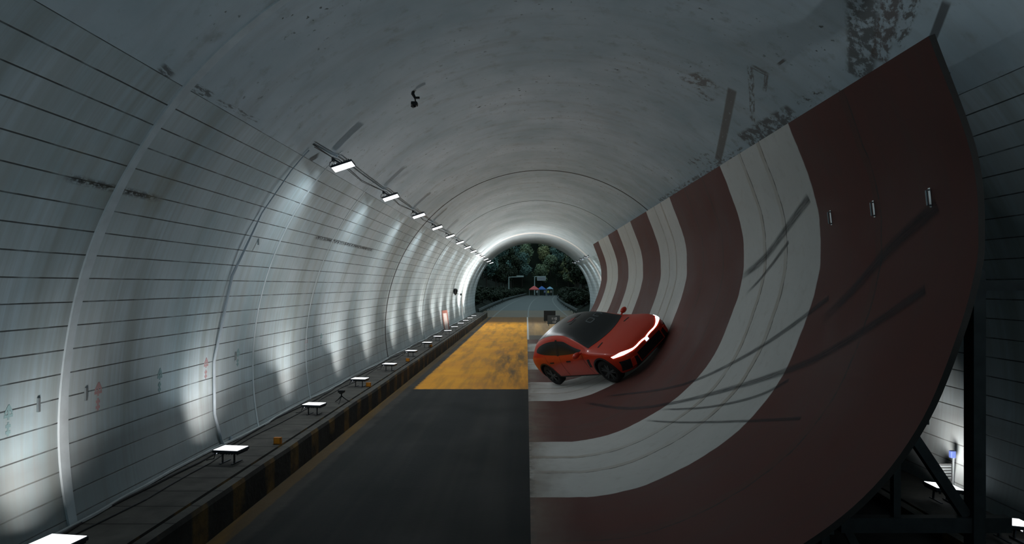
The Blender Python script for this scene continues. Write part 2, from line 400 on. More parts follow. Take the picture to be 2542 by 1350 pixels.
for i, y in enumerate(rl):
    o = copy_tree(proto); o.location = ((5.44, 5.52)[i] if i < 2 else 5.25, y, 0.12 if i > 1 else 0.14)
    if i in (0, 1): [c for c in o.children if c.name.startswith('beam')][0].rotation_euler[0] = PI-0.3 if i == 0 else PI+0.72
    if i == 6:
        c = [c for c in o.children if c.name.startswith('uplight')][0]; c.data = c.data.copy(); c.data.energy = 70
    if i in (0, 1): bpy.data.objects.remove([c for c in o.children if c.name.startswith('uplight')][0])
    o.rotation_euler = (0, 0 if i > 1 else -0.1, PI)
    tag(o, rname[i], 'floodlight', 'floodlights along the right walkway')

# ------------------------------------------------------------------ flood lights on arms at the springing of the vault
def make_vault_lamp():
    """origin on the lining, local X points away from the wall into the tunnel"""
    t = empty('arm_floodlight')
    bm = bmesh.new(); box(bm, 0.0, 0.03, -0.05, 0.05, -0.08, 0.0, bev=0.005); bar(bm, (0.015, 0, -0.03), (0.20, -0.02, -0.14), 0.045, 0.03); bar(bm, (0.02, 0, -0.05), (0.11, -0.01, -0.08), 0.02)
    obj('arm', bm, M_STEEL, t)
    h = empty('x'); bpy.data.objects.remove(h)
    Mx = Matrix.Translation((0.20, -0.03, -0.16)) @ Matrix.Rotation(math.radians(-9), 4, 'X') @ Matrix.Rotation(math.radians(-19), 4, 'Y')
    bm = bmesh.new(); box(bm, -0.195, 0.195, -0.13, 0.13, -0.015, 0.025, Mx, bev=0.008)
    for k in range(8): box(bm, -0.16+k*0.042, -0.148+k*0.042, -0.11, 0.11, 0.025, 0.05, Mx)
    obj('housing', bm, M_HOUS, t)
    bm = bmesh.new(); box(bm, -0.182, 0.182, -0.118, 0.118, -0.02, -0.0145, Mx); obj('light_panel', bm, M_HIGH, t)
    area('flood', t, Mx @ Vector((0, 0, -0.024)), Mx.to_euler(), 0.35, 0.22, LAMP_HIGH, HIGH_SPREAD)
    area('wall_wash', t, Mx @ Vector((0, 0, -0.03)), (0, math.radians(26), 0), 0.30, 0.20, 12.0, 96)
    bm = bmesh.new(); tube(bm, [(0.05, 0.02, -0.03), (-0.02, -0.06, -0.10), (-0.03, -0.08, -0.17), (0.03, -0.07, -0.19)], 0.006); obj('lead', bm, M_CABLE, t)
    return t
pv, phv = pix_vault(822, 388)
vproto = make_vault_lamp()
vY = [11.4+4.0*k for k in range(13)]
for i, y in enumerate(vY):
    o = vproto if i == 0 else copy_tree(vproto)
    p = arc_pt(phv, R-0.02); o.location = (p.x, y, p.z)
    tag(o, '%s floodlight from the camera on an arm below the left edge of the vault' % ORD[i], 'floodlight', 'floodlights along the left edge of the vault')
vR = [47.4, 51.4, 55.4, 59.4]
for i, y in enumerate(vR):
    o = copy_tree(vproto); p = arc_pt(PI-phv, R-0.02); o.location = (p.x, y, p.z); o.rotation_euler = (0, 0, PI)
    tag(o, '%s small arm floodlight beyond the ramp on the right edge of the vault' % ORD[i], 'floodlight', 'floodlights along the right edge of the vault')

# ------------------------------------------------------------------ cables and conduit
def wall_line(pts, off): return [arc_pt(p, R-off)+Vector((0, y, 0)) for p, y in pts]
bm = bmesh.new(); pts = []
a0 = phv+0.012
pts.append(arc_pt(phv, R-0.01)+Vector((0, 10.4, 0)))
for i, y in enumerate(vY):
    pts.append(arc_pt(phv, R-0.03)+Vector((0, y-0.05, 0))); pts.append(arc_pt(phv-0.006, R-0.03)+Vector((0, y+0.3, 0)))
    if i < len(vY)-1: pts.append(arc_pt(phv+0.006, R-0.05)+Vector((0, y+2.0, -0.03)))
tube(bm, pts, 0.008, 6)
tube(bm, [p+Vector((0.015, 0.02, -0.035+0.03*math.sin(i*2.1))) for i, p in enumerate(pts)], 0.006, 6)
tag(obj('power_cable', bm, M_CABLE), 'black twin cable strung between the arm floodlights at the left vault edge', 'cable')
bm = bmesh.new()
pts = [(phv+0.02, 10.4), (phv+0.05, 10.38), (phv+0.1, 10.36), (phv+0.25, 10.3), (phv+0.45, 10.2), (phv+0.7, 10.1), (phv+0.85, 10.08), (phv+0.93, 10.18), (phv+1.0, 10.34), (WF-0.015, 10.5)]
tube(bm, wall_line(pts, 0.026), [0.01]*4+[0.022]*6, 8)
tag(obj('conduit', bm, plain('blue_grey_conduit', (0.36, 0.44, 0.50), 0.4, var=0.1)), 'pale blue-grey conduit running down the left wall to the second floodlight', 'pipe')
rnd = random.Random(5)
for k, (x0, r, lab) in enumerate(((-4.72, 0.016, 'thick dark cable lying along the wall foot on the left walkway'), (-4.55, 0.010, 'thin dark cable snaking past the floodlights on the left walkway'), (-4.80, 0.022, 'pale hose lying against the left wall foot'))):
    bm = bmesh.new(); pts = []
    for i in range(90):
        y = 4.0+i*0.52; pts.append((x0+0.04*math.sin(i*0.7+k*2)+rnd.uniform(-0.02, 0.02), y, 0.46+r))
    tube(bm, pts, r, 6)
    tag(obj('floor_cable', bm, M_CABLE if k < 2 else plain('pale_hose', (0.30, 0.34, 0.35), 0.5)), lab, 'cable')

# ------------------------------------------------------------------ curved ramp
PR = [(.05, .0), (.86, .0), (1.7, .18), (2.56, .62), (3.2, 1.14), (3.66, 1.78), (3.97, 2.53), (4.12, 3.05), (4.17, 3.46), (4.10, 4.22), (3.71, 5.30)]
def catmull(P, n):
    out = []
    Q = [Vector((*P[0], 0))*2-Vector((*P[1], 0))]+[Vector((*p, 0)) for p in P]+[Vector((*P[-1], 0))*2-Vector((*P[-2], 0))]
    for i in range(1, len(Q)-2):
        for k in range(n):
            t = k/n; a, b, c, d = Q[i-1], Q[i], Q[i+1], Q[i+2]
            out.append(0.5*((2*b)+(c-a)*t+(2*a-5*b+4*c-d)*t*t+(3*b-a-3*c+d)*t**3))
    out.append(Q[-2]); return [(p.x, max(p.y, 0.0)) for p in out]
prof = catmull(PR, 6)
arcs = [0.0]
for a, b in zip(prof, prof[1:]): arcs.append(arcs[-1]+math.dist(a, b))
def pnorm(i):
    a = prof[max(i-1, 0)]; b = prof[min(i+1, len(prof)-1)]; d = Vector((b[0]-a[0], 0, b[1]-a[1])).normalized()
    return Vector((-d.z, 0, d.x))
YR0, YR1 = 5.93, 35.8
BND = [9.11, 12.33, 16.7, 19.95, 23.0, 26.3, 29.3, 33.2]
TH = 0.05                                    # deck raised a little above the road at its inner edge
ramp = tag(empty('curved_ramp', (2.3, 20, 0)), 'tall curved ramp with dark red and white stripes climbing the right wall', 'ramp')
def m_ramp():
    n = N('striped_ramp_paint'); u, y, _ = n.sep(n.coord('UV')); v = n.comb(u, y)
    a = n.noise(v, 0.7, 5, 0.6); b = n.noise(v, 5, 4, 0.6); st = n.noise(v, 1.0, 3, 0.6, (0.3, 5, 1)); dr = n.noise(v, 1.0, 4, 0.6, (2.2, 0.8, 1))
    wob = n.math('ADD', y, n.math('MULTIPLY_ADD', n.noise(v, 2.0, 2), 0.10, -0.05))
    w = 0.0
    for i, bb in enumerate(BND):
        e = n.rng(wob, bb-0.012, bb+0.012)
        w = n.math('ADD', w, e) if i % 2 == 0 else n.math('SUBTRACT', w, e)
    red = n.mix(n.rng(a, 0.3, 0.7), (0.076, 0.027, 0.022, 1), (0.108, 0.038, 0.031, 1))
    red = n.mix(n.rng(st, 0.5, 0.75, 0, 0.5), red, (0.075, 0.038, 0.032, 1))
    wh = n.mix(n.rng(a, 0.3, 0.7), (0.44, 0.46, 0.44, 1), (0.54, 0.555, 0.53, 1))
    wh = n.mix(n.rng(b, 0.55, 0.8, 0, 0.5), wh, (0.36, 0.35, 0.31, 1))
    c = n.mix(w, red, wh)
    # sheet joints
    sj = 0.0
    for yy in (7.55, 10.28, 11.18, 13.6, 15.1, 17.8, 18.7, 24.4, 27.8, 31.2):
        line = n.math('MULTIPLY', n.rng(n.math('ABSOLUTE', n.math('SUBTRACT', wob, yy)), 0.008, 0.02, 1, 0), n.rng(b, 0.35, 0.55, 0.2, 1))
        rust = n.math('MULTIPLY', n.boxm(wob, yy-0.01, yy+0.13, 0.02), n.rng(a, 0.35, 0.6, 0.15, 0.6))
        c = n.mix(rust, c, n.mix(w, (0.08, 0.04, 0.032, 1), (0.33, 0.285, 0.22, 1)))
        c = n.mix(n.math('MULTIPLY', line, 0.8), c, (0.03, 0.03, 0.028, 1))
    # dirt near the inner floor edge and where cars turn on
    dm = n.math('MULTIPLY', n.rng(n.math('ADD', u, n.math('MULTIPLY', n.noise(v, 1.2, 3), 0.8)), 0.4, 1.0, 0.75, 0), n.rng(dr, 0.3, 0.55, 0.4, 1))
    c = n.mix(dm, c, (0.155, 0.125, 0.095, 1))
    c = n.mix(n.math('MULTIPLY', n.rng(u, 0.0, 0.10, 0.7, 0), n.rng(b, 0.4, 0.6)), c, (0.06, 0.055, 0.05, 1))
    n.bump(b, 0.12, 0.01)
    return n.fin(c, n.rng(a, 0.3, 0.7, 0.6, 0.75), 0, 0.18)
M_RAMP = m_ramp()
yy = [YR0]+[YR0+(YR1-YR0)*k/40 for k in range(1, 40)]+[YR1]
bm = bmesh.new()
np_ = len(prof)
top = [[Vector((prof[i][0], y, prof[i][1]))+pnorm(i)*0.012 for y in yy] for i in range(np_)]
uvf = lambda i, j: (arcs[i], yy[j])
A = grid(bm, top, uvf)
bot = [[Vector((prof[i][0], y, prof[i][1]))-pnorm(i)*TH*min(1, 0.05+max(0, arcs[i]-0.85)) for y in yy] for i in range(np_)]
B = grid(bm, [r[::-1] for r in bot], lambda i, j: (arcs[i], yy[len(yy)-1-j]))
m_ = len(yy)-1
for i in range(np_-1):
    bm.faces.new((A[i][0], A[i+1][0], B[i+1][m_], B[i][m_])); bm.faces.new((A[i+1][m_], A[i][m_], B[i][0], B[i+1][0]))
for i in (0, np_-1):
    for j in range(m_): bm.faces.new((A[i][j], A[i][j+1], B[i][m_-j-1], B[i][m_-j]))
bmesh.ops.recalc_face_normals(bm, faces=bm.faces)
dk = obj('deck', bm, [M_RAMP, plain('bare_dark_steel', (0.03, 0.028, 0.026), 0.7)])
for p in dk.data.polygons:
    if abs(p.normal.y) > 0.5 or p.index >= (np_-1)*m_: p.material_index = 1
smooth_by_angle(dk); dk.parent = ramp; dk.matrix_parent_inverse = Matrix.Translation((-2.3, -20, 0))
RINV = Matrix.Translation((-2.3, -20, 0))
def ramp_part(name, bm, mat, smooth=False):
    o = obj(name, bm, mat, ramp, smooth); o.matrix_parent_inverse = RINV; return o
# steel frames carrying the deck
rib_i = [i for i in range(np_) if arcs[i] > 1.6]
for k in range(11):
    y = 6.15+k*2.92
    bm = bmesh.new(); rows = []
    for i in rib_i:
        p = Vector((prof[i][0], y, prof[i][1])); q = pnorm(i)
        rows.append([p-q*0.055+Vector((0, -0.04, 0)), p-q*0.055+Vector((0, 0.04, 0)), p-q*0.15+Vector((0, 0.04, 0)), p-q*0.15+Vector((0, -0.04, 0))])
    V = grid(bm, rows, closed=True); bm.faces.new(V[0]); bm.faces.new(V[-1]); bmesh.ops.recalc_face_normals(bm, faces=bm.faces)
    ramp_part('rib', bm, M_STEEL)
    yp = y+0.35
    bm = bmesh.new(); bar(bm, (4.52, yp, 0), (4.52, yp, 3.15), 0.15, 0.12, up=(1, 0, 0)); ramp_part('post', bm, M_STEEL)
    bm = bmesh.new(); bar(bm, (3.15, yp, 0.60), (4.86, yp, 0.60), 0.10, 0.15); ramp_part('base_beam', bm, M_STEEL)
    bm = bmesh.new(); bar(bm, (4.30, yp+0.01, 3.0), (5.72, yp+0.01, 3.0), 0.08, 0.10); ramp_part('wall_tie', bm, M_STEEL)
    bm = bmesh.new(); bar(bm, (3.72, yp+0.02, 1.75), (4.44, yp+0.02, 0.68), 0.08, 0.10); ramp_part('brace', bm, M_STEEL)
    bm = bmesh.new(); bar(bm, (3.05, yp+0.02, 0.9), (3.5, yp+0.02, 0.02), 0.07, 0.08); ramp_part('brace', bm, M_STEEL)
    bm = bmesh.new(); bar(bm, (3.0, yp, 0.0), (3.0, yp, 0.80), 0.08, 0.08); ramp_part('short_post', bm, M_STEEL)
    bm = bmesh.new(); bar(bm, (3.72, yp, 0.66), (3.72, yp, 1.62), 0.07, 0.07); ramp_part('short_post', bm, M_STEEL)
# long purlins under the deck
for i in (20, 30, 40, 50, np_-3):
    bm = bmesh.new(); p = Vector((prof[i][0], 0, prof[i][1]))-pnorm(i)*0.095
    bar(bm, p+Vector((0, YR0+0.1, 0)), p+Vector((0, YR1-0.1, 0)), 0.05, 0.07); ramp_part('purlin', bm, M_STEEL)
# ramp surface lookup from image points
def ramp_hit(px, py):
    rx, rz = (px-1307)/F, -(py-709)/F
    best = None
    for i in range(np_-1):
        (x0, z0), (x1, z1) = prof[i], prof[i+1]
        # t*rx = x0+s*(x1-x0); t*rz+3 = z0+s*(z1-z0)
        dx, dz = x1-x0, z1-z0; det = rx*(-dz)+dx*rz
        if abs(det) < 1e-9: continue
        t = (x0*(-dz)+dx*(z0-3))/det; s = (rx*(z0-3)-rz*x0)/det
        if -1e-6 <= s <= 1+1e-6 and t > 0:
            if best is None or t < best[0]: best = (t, i, s)
    return best
def ramp_at(a, y, off=0.015):
    a = min(max(a, 0), arcs[-1]-1e-4)
    i = max(k for k in range(np_-1) if arcs[k] <= a); s = (a-arcs[i])/(arcs[i+1]-arcs[i])
    x = prof[i][0]+s*(prof[i+1][0]-prof[i][0]); z = prof[i][1]+s*(prof[i+1][1]-prof[i][1])
    nn = pnorm(i).lerp(pnorm(i+1), s).normalized()
    return Vector((x, y, z))+nn*off, nn
def m_tyre():
    n = N('tyre_rubber_mark'); v = n.coord('UV'); u, w, _ = n.sep(v)
    e = n.math('MULTIPLY', n.boxm(w, 0.18, 0.82, 0.16), n.rng(n.noise(v, 1.0, 4, 0.6, (2.5, 9, 1)), 0.25, 0.6, 0.15, 0.6))
    ends = n.math('MULTIPLY', n.rng(u, 0, 0.5), e)
    n.put(n.b.inputs['Alpha'], ends)
    return n.fin((0.035, 0.045, 0.052), 0.7, 0, 0.15)
M_TYRE = m_tyre()
def sub(pts, n):
    out = []
    P = [pts[0]]+list(pts)+[pts[-1]]
    for i in range(1, len(P)-2):
        for k in range(n):
            t = k/n; q = []
            for c in (0, 1):
                a, b, cc, d = P[i-1][c], P[i][c], P[i+1][c], P[i+2][c]
                q.append(0.5*(2*b+(cc-a)*t+(2*a-5*b+4*cc-d)*t*t+(3*b-a-3*cc+d)*t**3))
            out.append(tuple(q))
    out.append(tuple(pts[-1])); return out
marks = [([(1500, 985), (1640, 968), (1740, 940), (1860, 880), (1960, 815), (2060, 740)], 0.13),
         ([(1450, 1000), (1560, 1015), (1680, 1000), (1800, 970), (1900, 940), (2020, 895), (2150, 820), (2300, 720)], 0.17),
         ([(1640, 1018), (1760, 1012), (1880, 985), (1960, 945)], 0.09),
         ([(1600, 1045), (1700, 1050), (1850, 1047), (1990, 1040)], 0.08),
         ([(1840, 690), (1900, 640), (1960, 560), (2010, 490)], 0.20),
         ([(1850, 735), (1900, 680), (1960, 600)], 0.10),
         ([(2040, 800), (2130, 710), (2220, 610), (2330, 510)], 0.22)]
for pts, w in marks:
    P = []
    for px, py in sub(pts, 8):
        h = ramp_hit(px, py)
        if h: P.append((arcs[h[1]]+h[2]*(arcs[h[1]+1]-arcs[h[1]]), h[0]))
    bm = bmesh.new(); rows = []; ln = [0]
    for i, (a, y) in enumerate(P):
        a0, y0 = P[max(i-1, 0)]; a1, y1 = P[min(i+1, len(P)-1)]
        d = Vector((a1-a0, y1-y0)).normalized(); s = Vector((-d.y, d.x))*w/2
        rows.append([ramp_at(a+s.x*k, y+s.y*k, 0.0155)[0] for k in (-1, -0.33, 0.33, 1)])
        if i: ln.append(ln[-1]+math.dist(P[i], P[i-1]))
    grid(bm, rows, lambda i, j: (ln[i], j/3)); ramp_part('tyre_mark', bm, M_TYRE)
M_CLEAT = plain('grey_steel_cleat', (0.30, 0.36, 0.38), 0.35, 0.6)
for px, py in ((2312, 490), (2172, 518), (2065, 540)):
    h = ramp_hit(px, py); a = arcs[h[1]]+h[2]*(arcs[h[1]+1]-arcs[h[1]]); p, nn = ramp_at(a, h[0], 0.012)
    d = (ramp_at(a+0.1, h[0])[0]-ramp_at(a-0.1, h[0])[0]).normalized()
    bm = bmesh.new(); tube(bm, [p-d*0.08, p-d*0.075+nn*0.035, p+d*0.075+nn*0.035, p+d*0.08], 0.011, 6); bar(bm, p-d*0.10, p+d*0.10, 0.035, 0.008, up=nn); ramp_part('cleat', bm, M_CLEAT)

# ------------------------------------------------------------------ the car
def m_paint():
    n = N('orange_red_paint'); return n.fin((0.54, 0.034, 0.011), 0.30, 0.0, 0.30, 0.25)
M_PAINT = m_paint()
M_GLASS = N('black_car_glass').fin((0.008, 0.013, 0.015), 0.30, 0, 0.42)
M_TYRER = plain('tyre_rubber', (0.012, 0.013, 0.014), 0.75)
M_RIM = plain('dark_alloy', (0.05, 0.055, 0.058), 0.35, 0.6)
M_LED = emit('led_light_bar', (1.0, 0.93, 0.95), 4.0)
M_BADGE = emit('glowing_badge', (0.75, 0.82, 1.0), 1.2)
M_TAIL = plain('red_tail_lamp', (0.25, 0.01, 0.01), 0.2)
M_DECAL = plain('grey_decal', (0.10, 0.12, 0.125), 0.5)
M_REDD = plain('red_decal', (0.20, 0.03, 0.03), 0.5)
car = tag(empty('car'), 'glossy orange-red hatchback with black glass roof, banked on the striped ramp, light bar lit', 'car')
def interp(tab, x):
    if x >= tab[0][0]: return tab[0][1]
    if x <= tab[-1][0]: return tab[-1][1]
    for (a, va), (b, vb) in zip(tab, tab[1:]):
        if b <= x <= a:
            t = (a-x)/(a-b); return va+(vb-va)*t
PLAN = [(2.37, .60), (2.33, .72), (2.22, .84), (2.0, .925), (1.7, .965), (1.2, .965), (-1.2, .965), (-1.8, .95), (-2.1, .90), (-2.24, .80), (-2.3, .66)]
ROOF = [(2.37, .66), (2.33, .735), (2.22, .81), (2.0, .875), (1.7, .93), (1.3, .985), (1.1, 1.01), (.9, 1.09), (.6, 1.245), (.3, 1.385), (.0, 1.475), (-.35, 1.525), (-.9, 1.53), (-1.4, 1.475), (-1.8, 1.375), (-2.05, 1.24), (-2.18, 1.03), (-2.24, .90), (-2.3, .74)]
RAILZ = [(2.37, .655), (2.33, .725), (2.22, .80), (2.0, .86), (1.7, .91), (1.3, .955), (1.1, .975), (.95, 1.0), (.6, 1.17), (.3, 1.30), (.0, 1.395), (-.35, 1.45), (-.9, 1.455), (-1.4, 1.405), (-1.8, 1.305), (-2.05, 1.17), (-2.18, 1.0), (-2.24, .88), (-2.3, .73)]
RAILY = [(2.37, .36), (2.2, .56), (1.7, .66), (1.1, .74), (.95, .765), (.6, .715), (.0, .63), (-.9, .60), (-1.6, .59), (-2.05, .62), (-2.2, .60), (-2.3, .48)]
BELTZ = [(2.37, .62), (2.33, .69), (2.22, .765), (2.0, .83), (1.7, .885), (1.2, .93), (.9, .96), (0, .985), (-1.2, 1.01), (-1.8, 1.02), (-2.1, .985), (-2.24, .86), (-2.3, .70)]
LOWZ = [(2.37, .30), (2.2, .22), (1.9, .19), (-1.9, .19), (-2.2, .26), (-2.3, .36)]
XS = [2.37, 2.33, 2.22, 2.08, 1.9, 1.7, 1.45, 1.2, 1.05, .92, .75, .55, .3, .05, -.2, -.5, -.9, -1.25, -1.55, -1.8, -1.98, -2.1, -2.19, -2.25, -2.3]
def section(x):
    w = interp(PLAN, x); zb = interp(BELTZ, x); lz = interp(LOWZ, x); zr = interp(ROOF, x); rz = interp(RAILZ, x); ry = interp(RAILY, x)
    cab = max(0, min(1, (rz-zb)/0.25))
    zs = zb-0.14
    half = [(0, lz), (w*.5, lz), (w*.86, lz+.01), (w*.955, lz+.10), (w*.985, lz+.25), (w, (lz+zs)/2+.12), (w*.985, zs), (w*.95, zs+.085)]
    by = w*.915
    half += [(by, zb)]
    for t in (.35, .75):
        half.append((by+(ry-by)*t+.025*cab*(1-abs(2*t-1)), zb+(rz-zb)*t))
    half += [(ry, rz), (ry*.86, rz+(zr-rz)*.50), (ry*.5, rz+(zr-rz)*.86), (0, zr)]
    return [Vector((x, y, z)) for y, z in half]
bm = bmesh.new(); rows = []
for x in XS:
    h = section(x); rows.append(h+[Vector((p.x, -p.y, p.z)) for p in h[-2:0:-1]])
V = grid(bm, rows, closed=True)
nr = len(rows[0]); nh = len(section(0))
for k in (0, -1):
    f = bm.faces.new(V[k] if k else V[k][::-1]); r = bmesh.ops.inset_region(bm, faces=[f], thickness=0.04)
bmesh.ops.recalc_face_normals(bm, faces=bm.faces)
body = obj('body', bm, [M_PAINT, M_BLK], car, smooth=True)
WB, TR, WRAD = 1.45, 0.82, 0.36
md = body.modifiers.new('sub', 'SUBSURF'); md.levels = 2; md.render_levels = 2
dg = bpy.context.evaluated_depsgraph_get(); dg.update()
me0 = bpy.data.meshes.new_from_object(body.evaluated_get(dg))
body.modifiers.clear()
bmF = bmesh.new(); bmF.from_mesh(me0); BV = BVHTree.FromBMesh(bmF)        # uncut skin, used to lay panels on
body.data = me0
cutters = []
for sx in (1, -1):
    for sy in (1, -1):
        bm = bmesh.new(); lathe(bm, [(0, -.27), (.415, -.27), (.415, .27), (0, .27)], 40)
        c = obj('cutter', bm, M_BLK, None, loc=(sx*WB, sy*0.86, .37)); cutters.append(c)
        m = body.modifiers.new('cut', 'BOOLEAN'); m.object = c; m.operation = 'DIFFERENCE'; m.solver = 'EXACT'
dg = bpy.context.evaluated_depsgraph_get(); dg.update()
me1 = bpy.data.meshes.new_from_object(body.evaluated_get(dg))
body.modifiers.clear(); body.data = me1; body.data.name = 'body'
for c in cutters: bpy.data.objects.remove(c)
me1.materials.clear(); me1.materials.append(M_PAINT); me1.materials.append(M_BLK)
for p in me1.polygons:
    p.use_smooth = True; c = p.center
    inarch = any(math.hypot(c.x-sx*WB, c.z-.37) < .418 and abs(c.y) < .96 and abs(c.y) > .585 for sx in (1, -1)) and (abs(p.normal.y) < 0.3 or abs(c.y) < 0.62)
    p.material_index = 1 if inarch or c.z < .235 else 0
me1.set_sharp_from_angle(angle=0.7)
def patch(name, fn, nu, nv, d, off, mat, th=0.006, parent=None, lift=None):
    """fn(u,v) -> start point; ray d; lays a thin panel on the car's skin"""
    bm = bmesh.new(); d = Vector(d).normalized(); T = []; Bm = []
    for i in range(nu+1):
        rt, rb = [], []
        for j in range(nv+1):
            o = Vector(fn(i/nu, j/nv)); dd = d
            h, nn, _, _ = BV.ray_cast(o-dd*4, dd)
            if h is None: h, nn, _, _ = BV.find_nearest(o)
            if nn.dot(dd) > 0: nn = -nn
            k = off*(lift(i/nu, j/nv) if lift else 1)
            rt.append(h+nn*k); rb.append(h+nn*(k-th))
        T.append(rt); Bm.append(rb)
    A = grid(bm, T); B = grid(bm, [r[::-1] for r in Bm])
    for i in range(nu):
        bm.faces.new((A[i][0], A[i+1][0], B[i+1][nv], B[i][nv])); bm.faces.new((A[i+1][nv], A[i][nv], B[i][0], B[i+1][0]))
    for i in (0, nu):
        for j in range(nv): bm.faces.new((A[i][j], A[i][j+1], B[i][nv-j-1], B[i][nv-j]))
    bmesh.ops.recalc_face_normals(bm, faces=bm.faces)
    o = obj(name, bm, mat, parent or car); smooth_by_angle(o, 0.6); return o
def lerp(a, b, t): return a+(b-a)*t
# windscreen and roof, one sweep of black glass
TOPW = [(1.12, .70), (.95, .735), (.6, .675), (.0, .58), (-.5, .55), (-.9, .545), (-1.6, .53), (-2.02, .52)]
def top_fn(x0, x1, bulge0=0.0, bulge1=0.0):
    def fn(u, v):
        x = lerp(x0, x1, u); s = 2*v-1
        b = bulge0*(1-u)+bulge1*u
        return (x+b*(1-s*s), s*interp(TOPW, x), 3)
    return fn
wsc = patch('windscreen', top_fn(.93, .02, .20, .10), 24, 24, (0, 0, -1), .006, M_GLASS)
rfp = patch('glass_roof', top_fn(.03, -1.25, .10, 0.02), 20, 20, (0, 0, -1), .006, M_GLASS)
patch('rear_window', top_fn(-1.28, -2.0, .02, -.02), 16, 20, (0, 0, -1), .006, M_GLASS)
# decals on the glass: two rounded outline letters, a red mark
def ring_fn(cx, cy, rx, ry, w, gap=0.0):
    def fn(u, v):
        a = gap+u*(2*PI-2*gap); k = 1-w*v
        q = 0.5
        c, s = math.cos(a), math.sin(a)
        return (cx+rx*k*math.copysign(abs(c)**q, c), cy+ry*k*math.copysign(abs(s)**q, s), 3)
    return fn
for k, (cy, gp) in enumerate(((.17, 0.0), (.47, 0.35))):
    patch('outline_letter', ring_fn(.33, cy, .11, .11, .32, gp), 40, 2, (0, 0, -1), .012, M_DECAL, .004, parent=wsc)
patch('red_decal', lambda u, v: (-.50+.17*u, -.02+.20*v+.05*u, 3), 4, 4, (0, 0, -1), .012, M_REDD, .004, parent=rfp)
patch('roof_hatch', lambda u, v: (-.42+.14*u, .23+.16*v, 3), 4, 4, (0, 0, -1), .012, M_BLK, .004, parent=rfp)
patch('roof_hatch', lambda u, v: (-.30+.10*u, -.12+.24*v, 3), 4, 4, (0, 0, -1), .012, M_BLK, .004, parent=rfp)
# side glass (lens shape) and trim
def lens(u, v):
    x = lerp(.70, -1.72, u); s = math.sin(PI*min(1, max(0, u)))**.55
    mid = lerp(1.045, 1.145, u); up = mid+(.06+.20*min(1, max(0, (u-.0)/.32))*1.0)*s; lo = mid-.085*s
    up = min(up, interp(RAILZ, x)-.055*s)
    return (x, lerp(lo, up, v))
for sy in (-1, 1):
    sg = patch('side_window', lambda u, v: (lens(.01+.98*u, v)[0], sy*3, lens(.01+.98*u, v)[1]), 36, 10, (0, -sy, 0), .007, M_GLASS)
    patch('window_pillar', lambda u, v: (lerp(-.42, -.52, u), sy*3, lerp(.99, 1.38, v)), 2, 10, (0, -sy, 0), .010, M_BLK, .004, parent=sg)
    for x0, x1, z0, z1, sl in ((.78, .79, .36, .93, -.10), (-.42, -.43, .34, .97, 0.02), (-1.12, -1.13, .62, 1.0, -.18)):
        patch('door_gap', lambda u, v: (lerp(x0, x1, u)+sl*(v-.5), sy*3, lerp(z0, z1, v)), 1, 14, (0, -sy, 0), .002, M_BLK, .004)
    for x in (-.12, -1.02):
        patch('door_handle', lambda u, v: (x+.20*u, sy*3, .80+.035*v), 6, 2, (0, -sy, 0), .012, M_BLK, .012)
    patch('sill', lambda u, v: (lerp(1.02, -1.02, u), sy*3, lerp(.20, .315, v)), 20, 3, (0, -sy, 0), .010, M_BLK, .02)
    for sx in (1, -1):                                        # black wheel-arch lips
        def lip(u, v, sx=sx):
            a = lerp(-.25, PI+.25, u); r = lerp(.412, .455, v)
            return (sx*WB+r*math.cos(a), sy*3, .37+r*math.sin(a))
        patch('arch_lip', lip, 40, 2, (0, -sy, 0), .010, M_BLK, .02)
    # front corner: dark intake with a red blade, headlamp
    patch('front_intake', lambda u, v: (3, sy*lerp(.50, .88, u), lerp(.52+.10*u, .31+.03*u, v)), 10, 8, (-1, 0, 0), .006, M_BLK, .01)
    patch('intake_blade', lambda u, v: (3, sy*lerp(.60, .70, u)+sy*.03*v, lerp(.56, .36, v)), 4, 8, (-1, 0, 0), .030, M_PAINT, .03)
    patch('tail_lamp', lambda u, v: (-3, sy*lerp(.1, .80, u), lerp(.93, .87, v)), 14, 2, (1, 0, 0), .008, M_TAIL, .01)
    patch('side_vent', lambda u, v: (1.0-.10*u-.05*v, sy*3, lerp(.82, .58, v)), 3, 6, (0, -sy, 0), .006, M_BLK, .008)
    bm = bmesh.new()
    bmesh.ops.create_uvsphere(bm, u_segments=16, v_segments=10, radius=1)
    bmesh.ops.transform(bm, matrix=Matrix.Translation((.70, sy*1.03, 1.03)) @ Matrix.Rotation(sy*.15, 4, 'Z') @ Matrix.Diagonal((.075, .12, .075, 1)), verts=bm.verts)
    bar(bm, (.70, sy*.86, .98), (.70, sy*.98, 1.01), .05, .035)
    mr = obj('wing_mirror', bm, M_PAINT, car, smooth=True)
    bm = bmesh.new(); bmesh.ops.create_uvsphere(bm, u_segments=14, v_segments=8, radius=1)
    bmesh.ops.transform(bm, matrix=Matrix.Translation((.655, sy*1.035, 1.03)) @ Matrix.Diagonal((.035, .10, .06, 1)), verts=bm.verts); obj('mirror_glass', bm, M_GLASS, mr, smooth=True)
# lower front
patch('lower_grille', lambda u, v: (3, lerp(-.62, .62, u), lerp(.30, .22, v)+.02*(2*u-1)**2), 20, 4, (-1, 0, 0), .008, M_BLK, .012)
patch('grille', lambda u, v: (3, lerp(-.46, .46, u), lerp(.57, .33, v)), 16, 4, (-1, 0, 0), .006, M_BLK, .010)
